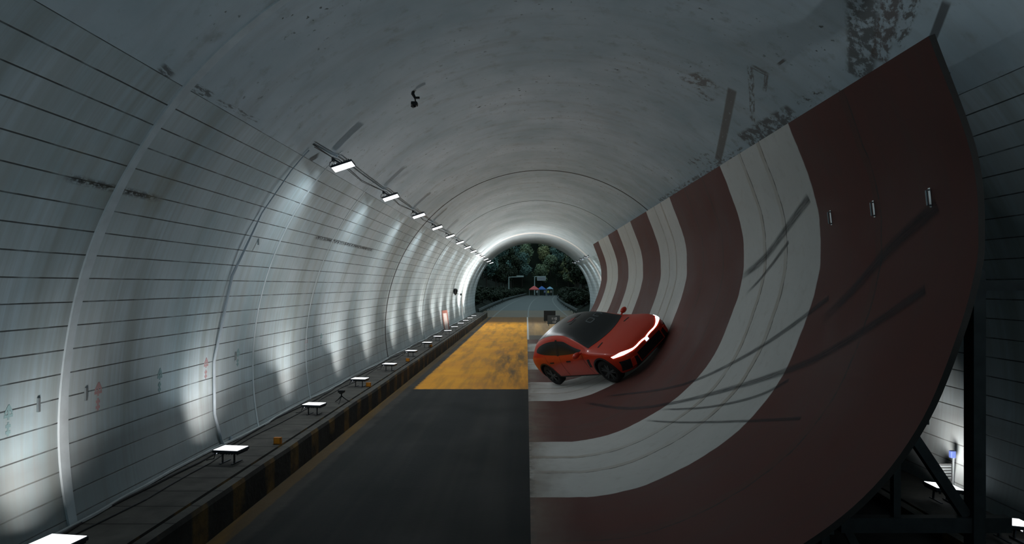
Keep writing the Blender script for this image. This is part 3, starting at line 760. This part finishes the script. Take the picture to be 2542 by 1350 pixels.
# light bar across the nose, thicker at its ends
def bar_fn(u, v):
    s = 2*u-1; a = abs(s)
    th = .015 if a < .5 else lerp(.015, .038, (a-.5)/.35) if a < .85 else lerp(.038, .024, (a-.85)/.15)
    z = .715+.105*a**1.7+.012*math.sin(a*9)
    return (3, s*.885, z+th*(2*v-1))
lb = patch('light_bar', bar_fn, 60, 3, (-1, 0, -.06), .014, M_LED, .02)
patch('badge', lambda u, v: (3, lerp(-.055, .055, u), lerp(.70, .63, v)), 4, 4, (-1, 0, -.05), .016, M_BADGE, .012, parent=lb)  # badge made to glow by emission, not a headlight
for sy in (-1, 1):
    patch('bonnet_vent', lambda u, v: (1.28-.05*u, sy*lerp(.46, .66, v), 3), 2, 6, (0, 0, -1), .006, M_BLK, .006)
# wheels
def make_wheel(drop=0.0):
    w = empty('w'); bpy.data.objects.remove(w)
wheel_src = None
for sx in (1, -1):
    for sy in (-1, 1):
        st = Matrix.Translation((sx*WB, sy*TR, WRAD-(0.16 if (sx, sy) == (-1, 1) else 0))) @ Matrix.Rotation(0.10 if sx > 0 else 0, 4, 'Z') @ Matrix.Rotation(PI if sy > 0 else 0, 4, 'Z')
        bm = bmesh.new(); lathe(bm, [(.22, -.10), (.25, -.118), (.33, -.115), (.355, -.09), (.36, -.05), (.36, .05), (.355, .09), (.33, .115), (.25, .118), (.22, .10), (.22, -.10)], 48)
        ty = obj('wheel', bm, M_TYRER, car, smooth=True); ty.matrix_local = st
        bm = bmesh.new()
        for k in range(5):
            for q in (-1, 1):
                a = 2*PI*k/5+q*.12
                bar(bm, (.03*math.cos(a), -.085, .03*math.sin(a)), (.235*math.cos(a+q*.06), -.10, .235*math.sin(a+q*.06)), .045, .03, up=(0, 1, 0))
        lathe(bm, [(0, -.105), (.055, -.105), (.06, -.06), (.0, -.06)], 20)
        for (r0, h0), (r1, h1) in (((.245, -.11), (.215, -.09)), ((.215, -.09), (.21, .09))):
            A_ = []
            for r, h in ((r0, h0), (r1, h1)): A_.append([bm.verts.new((math.cos(2*PI*k/40)*r, h, math.sin(2*PI*k/40)*r)) for k in range(40)])
            for k in range(40): bm.faces.new((A_[0][k], A_[0][(k+1) % 40], A_[1][(k+1) % 40], A_[1][k]))
        obj('rim', bm, M_RIM, ty)
RM = Matrix(((0.463, 0.678, -0.571), (-0.874, 0.459, -0.163), (0.151, 0.574, 0.804))).to_4x4()
RM = RM.to_quaternion().to_matrix().to_4x4()
RM.translation = (2.275, 18.305, 0.80)
car.matrix_world = RM


# ------------------------------------------------------------------ small things in the tunnel
M_ORG = plain('orange_reflector', (0.45, 0.16, 0.02), 0.4, var=0.3, scale=30)
lab = ['orange reflector block nearest the camera on the left kerb', 'second orange reflector block on the left kerb, right of the fourth floodlight', 'third orange reflector block from the camera on the left kerb', 'farthest orange reflector block on the left kerb']
for i, (x, y) in enumerate(((-3.99, 10.34), (-3.97, 16.2), (-3.98, 21.6), (-3.96, 26.7))):
    t = tag(empty('reflector_block', (x, y, 0.46)), lab[i], 'reflector', 'orange reflector blocks on the left kerb')
    bm = bmesh.new(); box(bm, -.06, .06, -.03, .03, 0, .11, bev=.006); obj('body', bm, M_ORG, t)
    bm = bmesh.new(); box(bm, -.045, .045, -.036, -.029, .02, .095); obj('lens', bm, plain('amber_lens', (0.75, 0.30, 0.03), 0.25), t)
t = tag(empty('tripod', (-4.02, 14.0, 0.46)), 'small black tripod standing on the left walkway between two floodlights', 'tripod')
for k in range(3):
    a = 0.5+k*2*PI/3; bm = bmesh.new(); tube(bm, [(0, 0, .15), (.10*math.cos(a), .10*math.sin(a), .06), (.19*math.cos(a), .19*math.sin(a), .006)], [.012, .010, .007]); obj('leg', bm, M_BLK, t)
bm = bmesh.new(); tube(bm, [(0, 0, .12), (0, 0, .22)], .014); obj('column', bm, M_BLK, t)
bm = bmesh.new(); box(bm, -.07, .07, -.04, .04, .22, .275, bev=.01); box(bm, -.03, .03, -.06, .06, .20, .225); obj('head', bm, M_BLK, t)
# red and white board leaning on the left wall
t = tag(empty('marker_board', (-4.62, 37.4, 0.46)), 'narrow red-edged white board leaning against the left wall', 'board')
t.rotation_euler = (0, math.radians(-7), 0)
bm = bmesh.new(); box(bm, -.01, .01, -.02, .02, 0, 1.12)
MREDP = plain('faded_red_paint', (0.32, 0.14, 0.11), 0.6)
bm.clear(); box(bm, -.13, .13, -.012, .012, 0, 1.12); obj('panel', bm, plain('off_white_paint', (0.62, 0.58, 0.55), 0.6), t)
for s in (-1, 1):
    bm = bmesh.new(); box(bm, s*.13-.028, s*.13+.028, -.02, -.0125, 0, 1.12); obj('edge_stripe', bm, MREDP, t)
bm = bmesh.new(); box(bm, -.10, .10, -.02, -.0125, .95, 1.12); obj('top_stripe', bm, MREDP, t)
# hanging bracket with camera under the vault
p, ph = pix_vault(1026, 226)
t = tag(empty('ceiling_camera', p), 'small black camera hanging from a bent bracket under the tunnel vault', 'camera')
bm = bmesh.new(); tube(bm, [(0, 0, .0), (-.01, 0, -.05), (.02, 0, -.10), (.03, 0, -.13)], [.03, .03, .022, .016]); box(bm, .03, .11, -.015, .015, -.135, -.10); obj('bracket', bm, M_BLK, t)
bm = bmesh.new(); tube(bm, [(.03, 0, -.12), (.04, 0, -.2)], .012); box(bm, -.035, .075, -.06, .06, -.26, -.19, bev=.015); tube(bm, [(-.03, .0, -.25), (0, 0, -.27), (.03, -.04, -.27)], .028); obj('camera_body', bm, M_BLK, t)
# dark fixture on the far left wall, its form guessed
p = pix(1131.5, 724, Y=42.4)
t = tag(empty('wall_fixture', (arc_pt(PI-0.11).x+.02, 42.4, p.z)), 'dark drop-shaped fixture with two small side arms on the far left wall', 'fixture')
bm = bmesh.new(); lathe(bm, [(0, .21), (.10, .20), (.15, .12), (.14, 0), (.09, -.14), (.04, -.22), (0, -.23)], 20, 'Z'); bmesh.ops.translate(bm, vec=(.2, 0, 0), verts=bm.verts); obj('body', bm, M_BLK, t, smooth=True)
bm = bmesh.new(); bar(bm, (-.02, 0, -.05), (.2, 0, -.05), .05); obj('bracket', bm, M_BLK, t)
for s in (-1, 1):
    bm = bmesh.new(); bar(bm, (.2, 0, -.10), (.2+s*.33, 0, -.17), .025); box(bm, .2+s*.36-.05, .2+s*.36+.05, -.04, .04, -.25, -.11, bev=.01); obj('side_arm', bm, M_STEEL, t)
# painted marks on the left wall: arrow over a character, red and green
def wall_mark(px, py, mat, label, hgt=.24, w=.15):
    p, ph = pix_vault(px, py); y = p.y
    def P(a, b, k): return arc_pt(ph-(b*hgt)/R, R-k)+Vector((0, y+a*w, 0))   # a along tunnel, b upward
    t = empty('painted_mark', arc_pt(ph, R-.002)+Vector((0, y, 0))); tag(t, label, 'wall marking', 'painted marks on the left wall')
    Ti = Matrix.Translation(-t.location)
    def strokes(L, nm):
        bm = bmesh.new()
        for (a0, b0, a1, b1, th) in L:
            d = Vector((a1-a0, b1-b0)); d.normalize(); s = Vector((-d.y*hgt, d.x*w)); s = Vector((-d.y, d.x))*th/2
            q = [(a0+s.x, b0+s.y), (a1+s.x, b1+s.y), (a1-s.x, b1-s.y), (a0-s.x, b0-s.y)]
            lo = [bm.verts.new(P(a, b, .0005)) for a, b in q]; hi = [bm.verts.new(P(a, b, .003)) for a, b in q]
            bm.faces.new(hi); bm.faces.new(lo[::-1])
            for k in range(4): bm.faces.new((lo[k], lo[(k+1) % 4], hi[(k+1) % 4], hi[k]))
        bmesh.ops.recalc_face_normals(bm, faces=bm.faces)
        o = obj(nm, bm, mat, t); o.matrix_parent_inverse = Ti
    strokes([(0, .05, 0, .62, .16), (-.35, .30, 0, .62, .13), (.35, .30, 0, .62, .13), (-.4, .2, .4, .2, .12)], 'arrow')
    strokes([(0, -.6, 0, -.05, .16), (-.22, -.2, .22, -.2, .12), (-.22, -.45, .22, -.45, .12)], 'character')
MRD = plain('red_stencil', (0.36, 0.25, 0.26), 0.7); MGR = plain('teal_stencil', (0.21, 0.33, 0.34), 0.7)
wall_mark(511, 915, MRD, 'red arrow mark on the left wall beside the pale conduit', .26, .16)
wall_mark(243, 985, MRD, 'dim red arrow mark on the shaded left wall beside the thick pale rib', .26, .16)
wall_mark(396, 945, MGR, 'teal arrow mark on the left wall between the two red arrows', .26, .14)
wall_mark(590, 888, MGR, 'teal arrow mark on the left wall just right of the pale conduit', .24, .16)
wall_mark(20, 1045, MGR, 'faint teal mark on the left wall at the left edge of the photo', .24, .13)
wall_mark(760, 855, MRD, 'small red mark low on the left wall, by the second streak of light', .22, .18)
wall_mark(797, 842, MGR, 'small teal mark low on the left wall, farthest from the camera', .22, .18)
# little blue-grey hooks on the wall
for px, py, l in ((93, 1005, 'small blue-grey anchor on the left wall, left of the thick pale rib'), (211, 978, 'small blue-grey anchor on the left wall, just right of the thick pale rib'), (583, 883, 'small dark anchor on the left wall, right of the pale conduit'), (640, 597, 'small dark anchor high on the left wall between the two scribbles')):
    p, ph = pix_vault(px, py)
    bm = bmesh.new(); bar(bm, arc_pt(ph, R-.012)+Vector((0, p.y, .07)), arc_pt(ph, R-.012)+Vector((0, p.y, -.07)), .03, .02)
    tag(obj('wall_anchor', bm, M_CLEAT), l, 'anchor', 'anchors on the left wall')
# two dark boards standing on the right lane beyond the ramp
def board(x0, x1, y, z0, z1, mat, label, rows=None):
    t = tag(empty('sign_board', ((x0+x1)/2, y, 0)), label, 'sign'); hw = (x1-x0)/2
    bm = bmesh.new(); box(bm, -hw, hw, -.04, .04, z0, z1, bev=.01); obj('panel', bm, mat, t)
    for s in (-1, 1):
        bm = bmesh.new(); bar(bm, (s*hw*.8, .0, 0), (s*hw*.8, .0, z0+.02), .05); bar(bm, (s*hw*.8, -.25, .02), (s*hw*.8, .25, .02), .05, .04); obj('leg', bm, M_STEEL, t)
    if rows:
        G = {'1': [(0, 0, 0, 1)], '0': [(-.3, 0, -.3, 1), (.3, 0, .3, 1), (-.3, 0, .3, 0), (-.3, 1, .3, 1)], 'F': [(-.3, 0, -.3, 1), (-.3, 1, .3, 1), (-.3, .5, .2, .5)], '2': [(-.3, 1, .3, 1), (.3, 1, .3, .5), (.3, .5, -.3, .5), (-.3, .5, -.3, 0), (-.3, 0, .3, 0)]}
        for txt, cx, cz, hh in rows:
            for i, ch in enumerate(txt):
                bm = bmesh.new(); ox = cx+(i-(len(txt)-1)/2)*hh*.95
                for a, b, c, d in G[ch]: bar(bm, (ox+a*hh*.9, -.044, cz+(b-.5)*hh), (ox+c*hh*.9, -.044, cz+(d-.5)*hh), .04, .01, up=(0, -1, 0))
                obj('character', bm, plain('white_lettering', (0.55, 0.57, 0.6), 0.5), t)
Yb = 53.0; k = Yb/F
board((1350-1307)*k, (1379-1307)*k, Yb, .10, 3-(771-709)*k, M_BLK, 'black board standing on the right lane behind the grey board')
Yb = 48.3; k = Yb/F
board((1359-1307)*k, (1390-1307)*k, Yb, .12, 3-(783-709)*k, plain('dark_grey_board', (0.06, 0.07, 0.075), 0.5), 'dark grey board with small white characters standing beyond the car', [('110', (1375.5-1374.5)*k, 3-(790.5-709)*k, .15), ('1F', (1376-1374.5)*k, 3-(799.5-709)*k, .18)])
# things low behind the ramp on the right
t = tag(empty('louvre_panel', (5.79, 8.92, 0.12)), 'small grey louvred panel standing by the lit right wall behind the frame', 'panel')
bm = bmesh.new(); box(bm, -.085, .085, -.012, .012, .20, .42); obj('frame', bm, M_STEEL, t)
for q in (-1, 1):
    bm = bmesh.new(); bar(bm, (q*.07, 0, 0), (q*.07, 0, .21), .018); obj('leg', bm, M_STEEL, t)
for i in range(5):
    bm = bmesh.new(); bar(bm, (-.072, -.016, .23+i*.04), (.072, -.016, .23+i*.04), .018, .012); obj('slat', bm, M_CLEAT, t)
t = tag(empty('pole', (5.895, 8.92, 0.12)), 'thin pole with a blue top standing beside the louvred panel', 'pole')
bm = bmesh.new(); bar(bm, (0, 0, 0), (.015, 0, .52), .018); obj('shaft', bm, M_CLEAT, t)
bm = bmesh.new(); box(bm, -.035, .035, -.03, .03, .50, .60, bev=.01); obj('cap', bm, plain('blue_plastic', (0.05, 0.08, 0.22), 0.4), t)

# ------------------------------------------------------------------ outside the far portal
def m_ground():
    n = N('forest_floor'); v = n.coord(); a = n.noise(v, .4, 5, .6)
    return n.fin(n.mix(n.rng(a, .3, .7), (0.006, 0.008, 0.006, 1), (0.014, 0.018, 0.011, 1)), 0.9, 0, 0.1)
MG = m_ground()
def gz(x, y):
    cx = rcx(y); d = abs(x-cx)
    s = max(0, d-6.0); z = -0.12+min(s*0.62, 26)*(1 if y < 222 else 1)
    b = max(0, y-206)*0.55
    return max(z, min(b, 60)-0.12)+0.5*math.sin(x*.7+y*.3)*min(1, max(z, b)/3)
def rcx(y): return 0.15+1.9*max(0, (y-62)/85)**2 if y < 150 else 0.15+1.9*((150-62)/85)**2+(y-150)*.055
bm = bmesh.new()
ys = [61.6+i*3.0 for i in range(80)]; xsG = [-60+i*2.0 for i in range(61)]
grid(bm, [[(rcx(y)+x, y, gz(rcx(y)+x, y)) for x in xsG] for y in ys]); bmesh.ops.recalc_face_normals(bm, faces=bm.faces)
go = tag(obj('ground', bm, MG, smooth=True), kind='structure')
def m_oroad():
    n = N('outdoor_road'); u, y, _ = n.sep(n.coord('UV')); v = n.coord(); a = n.noise(v, .5, 5, .6)
    c = n.mix(n.rng(a, .3, .7), (0.040, 0.046, 0.048, 1), (0.058, 0.064, 0.066, 1))
    c = n.mix(n.boxm(y, 61, 78, .4), c, n.mix(n.rng(a, .3, .7), (0.13, 0.07, 0.03, 1), (0.09, 0.06, 0.035, 1)))  # the unlit, worn brown carried on past the portal as colour
    for x0 in (-3.45, -.06, 3.85): c = n.mix(n.math('MULTIPLY', n.boxm(u, x0, x0+.16, .02), .7), c, (0.16, 0.165, 0.16, 1))
    return n.fin(c, 0.6, 0, 0.3)
bm = bmesh.new(); ys = [61.5+i*2.5 for i in range(58)]; us = [-5.2, -3.6, 0, 3.9, 5.2]
rows = [[(rcx(y)+u, y, 0.0 if y < 70 else 0.0) for u in us] for y in ys]
grid(bm, rows, lambda i, j: (us[j], ys[i])); bmesh.ops.recalc_face_normals(bm, faces=bm.faces)
tag(obj('road_outside', bm, m_oroad()), kind='structure')
# portal face
bm = bmesh.new(); n_ = 48
inn = [arc_pt(PF+(PI-2*PF)*i/n_, R+.4)+Vector((0, 61.5, 0)) for i in range(n_+1)]
oo = [Vector((CX+(p.x-CX)*2.6, 61.5, 1.5+(p.z-1.5)*2.2)) for p in inn]
V = grid(bm, [inn, oo, [p+Vector((0, .5, 0)) for p in oo], [p+Vector((0, .5, 0)) for p in inn]]); bmesh.ops.recalc_face_normals(bm, faces=bm.faces)
tag(obj('portal_wall', bm, M_CONC), kind='structure')
# guard rails
M_RAIL = plain('galvanised_rail', (0.10, 0.115, 0.12), 0.5, 0.3)
for s, lab in ((-1, 'grey steel guard rail along the left side of the road outside'), (1, 'grey steel guard rail along the right side of the road outside')):
    t = tag(empty('guard_rail', (rcx(64)+s*4.9, 64, 0)), lab, 'guard rail'); Ti = Matrix.Translation(-t.location)
    bm = bmesh.new(); rows = []
    for i in range(46):
        y = 64+i*3; x = rcx(y)+s*4.9
        rows.append([(x-s*a, y, z) for a, z in ((.0, .42), (.04, .48), (.0, .55), (.04, .62), (.0, .70), (-.02, .70), (-.02, .42))])
    grid(bm, rows, closed=True); bmesh.ops.recalc_face_normals(bm, faces=bm.faces)
    o = obj('rail', bm, M_RAIL, t); o.matrix_parent_inverse = Ti
    for i in range(0, 46, 2):
        y = 64.3+i*3; x = rcx(y)+s*4.97
        bm = bmesh.new(); bar(bm, (x, y, -.1), (x, y, .72), .08, .08); o = obj('post', bm, M_RAIL, t); o.matrix_parent_inverse = Ti
# signal poles with arms
M_POLE = plain('pale_painted_steel', (0.34, 0.40, 0.39), 0.5)
def gantry(px, ptop, pbase, pxe, Y, label, board):
    k = Y/F; x = (px-1307)*k; ztop = 3-(ptop-709)*k; L = (pxe-px)*k
    t = tag(empty('gantry_pole', (x, Y, gz(x, Y) if abs(x-rcx(Y)) > 6 else 0)), label, 'pole'); z0 = t.location.z
    bm = bmesh.new(); tube(bm, [(0, 0, 0), (0, 0, ztop-z0)], [.20, .15], 12); obj('post', bm, M_POLE, t)
    bm = bmesh.new(); tube(bm, [(0, 0, ztop-z0-.1), (L, 0, ztop-z0)], [.13, .10], 10); obj('arm', bm, M_POLE, t)
    if board:
        bm = bmesh.new(); box(bm, L*.22, L, -.12, -.02, ztop-z0-1.35, ztop-z0-.12, bev=.03); o = obj('sign_panel', bm, plain('pale_sign', (0.36, 0.36, 0.37), 0.5), t)
        for i in range(3):
            bm = bmesh.new(); box(bm, L*.30, L*.93, -.135, -.119, ztop-z0-.42-.33*i, ztop-z0-.30-.33*i); obj('text_row', bm, plain('dark_lettering', (0.15, 0.16, 0.2), 0.5), o)
    else:
        bm = bmesh.new(); box(bm, L*.52, L, -.10, .10, ztop-z0-.06, ztop-z0+.32, bev=.04); obj('lamp_head', bm, M_POLE, t)
gantry(1263, 687, 728, 1300, 165, 'pale pole with a long arm left of the road outside', False)
gantry(1327, 686, 735, 1355, 206, 'pale pole with a sign panel on its arm behind the red canopy', True)
# canopies
def canopy(pxc, w, d, eave, peak, Y, col, label, name='canopy_tent'):
    k = Y/F; x = (pxc-1307)*k
    t = tag(empty(name, (x, Y, 0)), label, 'canopy', 'pop-up canopies at the end of the road')
    bm = bmesh.new(); a = [bm.verts.new((sx*w/2, sy*d/2, eave)) for sx, sy in ((-1, -1), (1, -1), (1, 1), (-1, 1))]
    b = [bm.verts.new((sx*w/2, sy*d/2, eave-.22)) for sx, sy in ((-1, -1), (1, -1), (1, 1), (-1, 1))]; m = [bm.verts.new((sx*w*.22, sy*d*.22, eave+(peak-eave)*.62)) for sx, sy in ((-1, -1), (1, -1), (1, 1), (-1, 1))]; tp = bm.verts.new((0, 0, peak))
    for i in range(4):
        j = (i+1) % 4; bm.faces.new((a[i], a[j], m[j], m[i])); bm.faces.new((m[i], m[j], tp)); bm.faces.new((b[i], b[j], a[j], a[i]))
    o = obj('roof', bm, plain('canopy_cloth', col, 0.7), t); sm = o.modifiers.new('s', 'SOLIDIFY'); sm.thickness = .03
    for sx, sy in ((-1, -1), (1, -1), (1, 1), (-1, 1)):
        bm = bmesh.new(); bar(bm, (sx*w*.48, sy*d*.48, 0), (sx*w*.48, sy*d*.48, eave-.03), .07); obj('leg', bm, M_POLE, t)
canopy(1326, 3.0, 3.0, 1.95, 3.0, 192, (0.55, 0.10, 0.10), 'red pop-up canopy at the end of the road outside')
canopy(1345, 2.6, 2.6, 1.95, 2.9, 198, (0.04, 0.12, 0.38), 'deep blue pop-up canopy behind the red one')
canopy(1365, 1.9, 2.2, 2.15, 2.75, 194, (0.20, 0.36, 0.48), 'pale blue pop-up canopy at the right end of the row')
# people at the canopies
def person(px, Y, shirt, trousers, label, face=0):
    k = Y/F; x = (px-1307)*k
    bm = bmesh.new(); vs = {}
    J = {'pel': (0, 0, .95), 'sp': (0, .01, 1.2), 'ch': (0, 0, 1.38), 'nk': (0, 0, 1.5), 'hd': (0, -.01, 1.62), 'ht': (0, -.01, 1.72)}
    for s in (-1, 1):
        J.update({('sh', s): (s*.19, 0, 1.40), ('el', s): (s*.25, .03, 1.12), ('wr', s): (s*.23, -.10, .90), ('ha', s): (s*.22, -.14, .82), ('hp', s): (s*.10, 0, .90), ('kn', s): (s*.11, -.03, .50), ('an', s): (s*.12, .02, .08), ('to', s): (s*.13, -.16, .04)})
    rad = {'pel': .14, 'sp': .13, 'ch': .15, 'nk': .06, 'hd': .10, 'ht': .08, 'sh': .07, 'el': .05, 'wr': .035, 'ha': .04, 'hp': .10, 'kn': .065, 'an': .045, 'to': .04}
    for kx, p in J.items(): vs[kx] = bm.verts.new(p)
    E_ = [('pel', 'sp'), ('sp', 'ch'), ('ch', 'nk'), ('nk', 'hd'), ('hd', 'ht')]
    for s in (-1, 1): E_ += [('ch', ('sh', s)), (('sh', s), ('el', s)), (('el', s), ('wr', s)), (('wr', s), ('ha', s)), ('pel', ('hp', s)), (('hp', s), ('kn', s)), (('kn', s), ('an', s)), (('an', s), ('to', s))]
    for a, b in E_: bm.edges.new((vs[a], vs[b]))
    n = N('clothing'); z = n.sep(n.coord())[2]
    c = n.mix(n.rng(z, .93, .94), (*trousers, 1), (*shirt, 1)); c = n.mix(n.rng(z, 1.48, 1.49), c, (0.30, 0.20, 0.15, 1)); c = n.mix(n.rng(z, 1.66, 1.67), c, (0.02, 0.018, 0.016, 1))
    me = bpy.data.meshes.new('person'); keys = list(J); bm.to_mesh(me); bm.free()
    o = bpy.data.objects.new('person', me); COL.objects.link(o); me.materials.append(n.fin(None, .8))
    n.put(n.b.inputs['Base Color'], c)
    sk = o.modifiers.new('skin', 'SKIN')
    for i, kx in enumerate(keys):
        r = rad[kx[0] if isinstance(kx, tuple) else kx]; me.skin_vertices[0].data[i].radius = (r, r)
    me.skin_vertices[0].data[keys.index('pel')].use_root = True
    o.modifiers.new('sub', 'SUBSURF').levels = 1
    o.location = (x, Y, 0); o.rotation_euler = (0, 0, face); tag(o, label, 'person', 'people by the canopies')
person(1361, 186, (0.55, 0.50, 0.12), (0.05, 0.06, 0.10), 'person in a yellow top standing under the pale blue canopy')
person(1333, 189, (0.42, 0.45, 0.46), (0.03, 0.03, 0.04), 'person in a pale top standing under the red canopy', .6)
person(1352, 193, (0.22, 0.26, 0.42), (0.02, 0.03, 0.08), 'person in blue standing under the deep blue canopy', -.5)
person(1368, 190, (0.28, 0.24, 0.22), (0.03, 0.03, 0.03), 'person in a brownish top at the right end of the canopies', .3)
# trees
def m_leaf(name, a, b):
    n = N(name); info = n.new('ShaderNodeObjectInfo'); v = n.coord('Object'); f = n.noise(v, .7, 3)
    c = n.mix(n.rng(f, .3, .7), (*a, 1), (*b, 1))
    return n.fin(c, 0.65, 0, 0.2)
LM = [m_leaf('deep_green_leaves', (0.016, 0.026, 0.016), (0.030, 0.042, 0.022)), m_leaf('mid_green_leaves', (0.11, 0.16, 0.10), (0.19, 0.22, 0.13)), m_leaf('olive_leaves', (0.19, 0.20, 0.10), (0.27, 0.26, 0.13)), m_leaf('blue_green_leaves', (0.075, 0.135, 0.12), (0.115, 0.18, 0.16))]
M_BARK = plain('bark', (0.035, 0.03, 0.024), 0.9)
def crown_mesh(seed, H, Wd, mat, nleaf=1700):
    r = random.Random(seed); bm = bmesh.new(); bl = []
    for k in range(11):
        a = r.uniform(0, 2*PI); h = r.uniform(.15, 1); q = (1-abs(h-.45)*1.1)*Wd*r.uniform(.2, .75)
        bl.append((Vector((math.cos(a)*q, math.sin(a)*q, H*(.30+.62*h))), Wd*r.uniform(.30, .52)))
    for k in range(nleaf):
        c, rr = r.choice(bl); d = Vector((r.gauss(0, 1), r.gauss(0, 1), r.gauss(0, 1))).normalized()
        p = c+d*rr*r.uniform(.55, 1.05)*Vector((1, 1, .85)).length/1.65; s = r.uniform(.16, .36)
        n = (d+Vector((r.uniform(-.8, .8), r.uniform(-.8, .8), r.uniform(-.2, .9)))).normalized(); t = n.orthogonal().normalized(); t = Matrix.Rotation(r.uniform(0, 6), 3, n) @ t; b = n.cross(t)
        bm.faces.new([bm.verts.new(p+t*s*1.4), bm.verts.new(p+b*s*.6+n*s*.2), bm.verts.new(p-t*s*1.2), bm.verts.new(p-b*s*.6+n*s*.2)])
    me = bpy.data.meshes.new('crown'); bm.to_mesh(me); bm.free(); me.materials.append(mat); return me
def trunk_mesh(seed, H):
    r = random.Random(seed); bm = bmesh.new(); tube(bm, [(0, 0, -1.2), (r.uniform(-.1, .1), r.uniform(-.1, .1), H*.35), (r.uniform(-.3, .3), r.uniform(-.3, .3), H*.8)], [.20, .15, .05], 8)
    for k in range(5):
        a = r.uniform(0, 6.3); h = H*r.uniform(.3, .6); tube(bm, [(0, 0, h), (math.cos(a)*H*.16, math.sin(a)*H*.16, h+H*.16)], [.07, .03], 6)
    me = bpy.data.meshes.new('trunk'); bm.to_mesh(me); bm.free(); me.materials.append(M_BARK); return me
KIND = [(crown_mesh(k, h, w, LM[m]), trunk_mesh(k, h)) for k, (h, w, m) in enumerate(((9, 3.4, 0), (11, 3.2, 0), (8, 3.6, 1), (10, 3.4, 1), (7, 3.0, 2), (10, 3.6, 3), (6, 3.0, 0)))]
def tree(x, y, kind, sc, label, group):
    t = tag(empty('tree', (x, y, gz(x, y)), (0, 0, rnd.uniform(0, 6))), label, 'tree', group); t.scale = (sc, sc, sc*rnd.uniform(.9, 1.15))
    for nm, me in (('crown', KIND[kind][0]), ('trunk', KIND[kind][1])):
        o = bpy.data.objects.new(nm, me); COL.objects.link(o); o.parent = t
rnd = random.Random(11)
for i in range(34):
    y = 68+i*4.3+rnd.uniform(-1, 1); d = rnd.uniform(8.4, 12) if i % 2 else rnd.uniform(12, 17)
    tree(rcx(y)-d, y, rnd.choice((0, 0, 1, 6, 6, 5)), rnd.uniform(.8, 1.15), 'dark leafy tree in the row left of the road outside the tunnel', 'trees left of the road outside')
for i in range(34):
    y = 68+i*4.3+rnd.uniform(-1, 1); d = rnd.uniform(8.4, 11.5) if i % 2 else rnd.uniform(12, 17)
    tree(rcx(y)+d, y, rnd.choice((0, 0, 1, 6, 6, 4)), rnd.uniform(.8, 1.15), 'dark leafy tree in the row right of the road outside the tunnel', 'trees right of the road outside')
for i in range(44):
    y = 66+i*3.1; s = 1 if i % 2 else -1
    t = tag(empty('shrub', (rcx(y)+s*rnd.uniform(6.2, 7.6), y, 0.0), (0, 0, rnd.uniform(0, 6))), 'low dark shrub behind the guard rail %s of the road outside' % ('right' if s > 0 else 'left'), 'shrub', 'shrubs behind the %s guard rail' % ('right' if s > 0 else 'left'))
    t.location.z = gz(t.location.x, y)-.7; t.scale = (.62, .62, .42)
    for nm, me in (('crown', KIND[6][0]), ('stem', KIND[6][1])):
        o = bpy.data.objects.new(nm, me); COL.objects.link(o); o.parent = t
for i in range(8):
    for j in range(11):
        y = 210+i*6.2+rnd.uniform(-2, 2); x = rcx(y)-24+j*4.6+rnd.uniform(-1.6, 1.6)
        tree(x, y, rnd.choice((1, 2, 3, 3, 5, 5, 2, 4 if 3 < j < 8 else 3)), rnd.uniform(.75, 1.1), 'green tree on the wooded slope beyond the canopies', 'trees on the slope beyond the canopies')
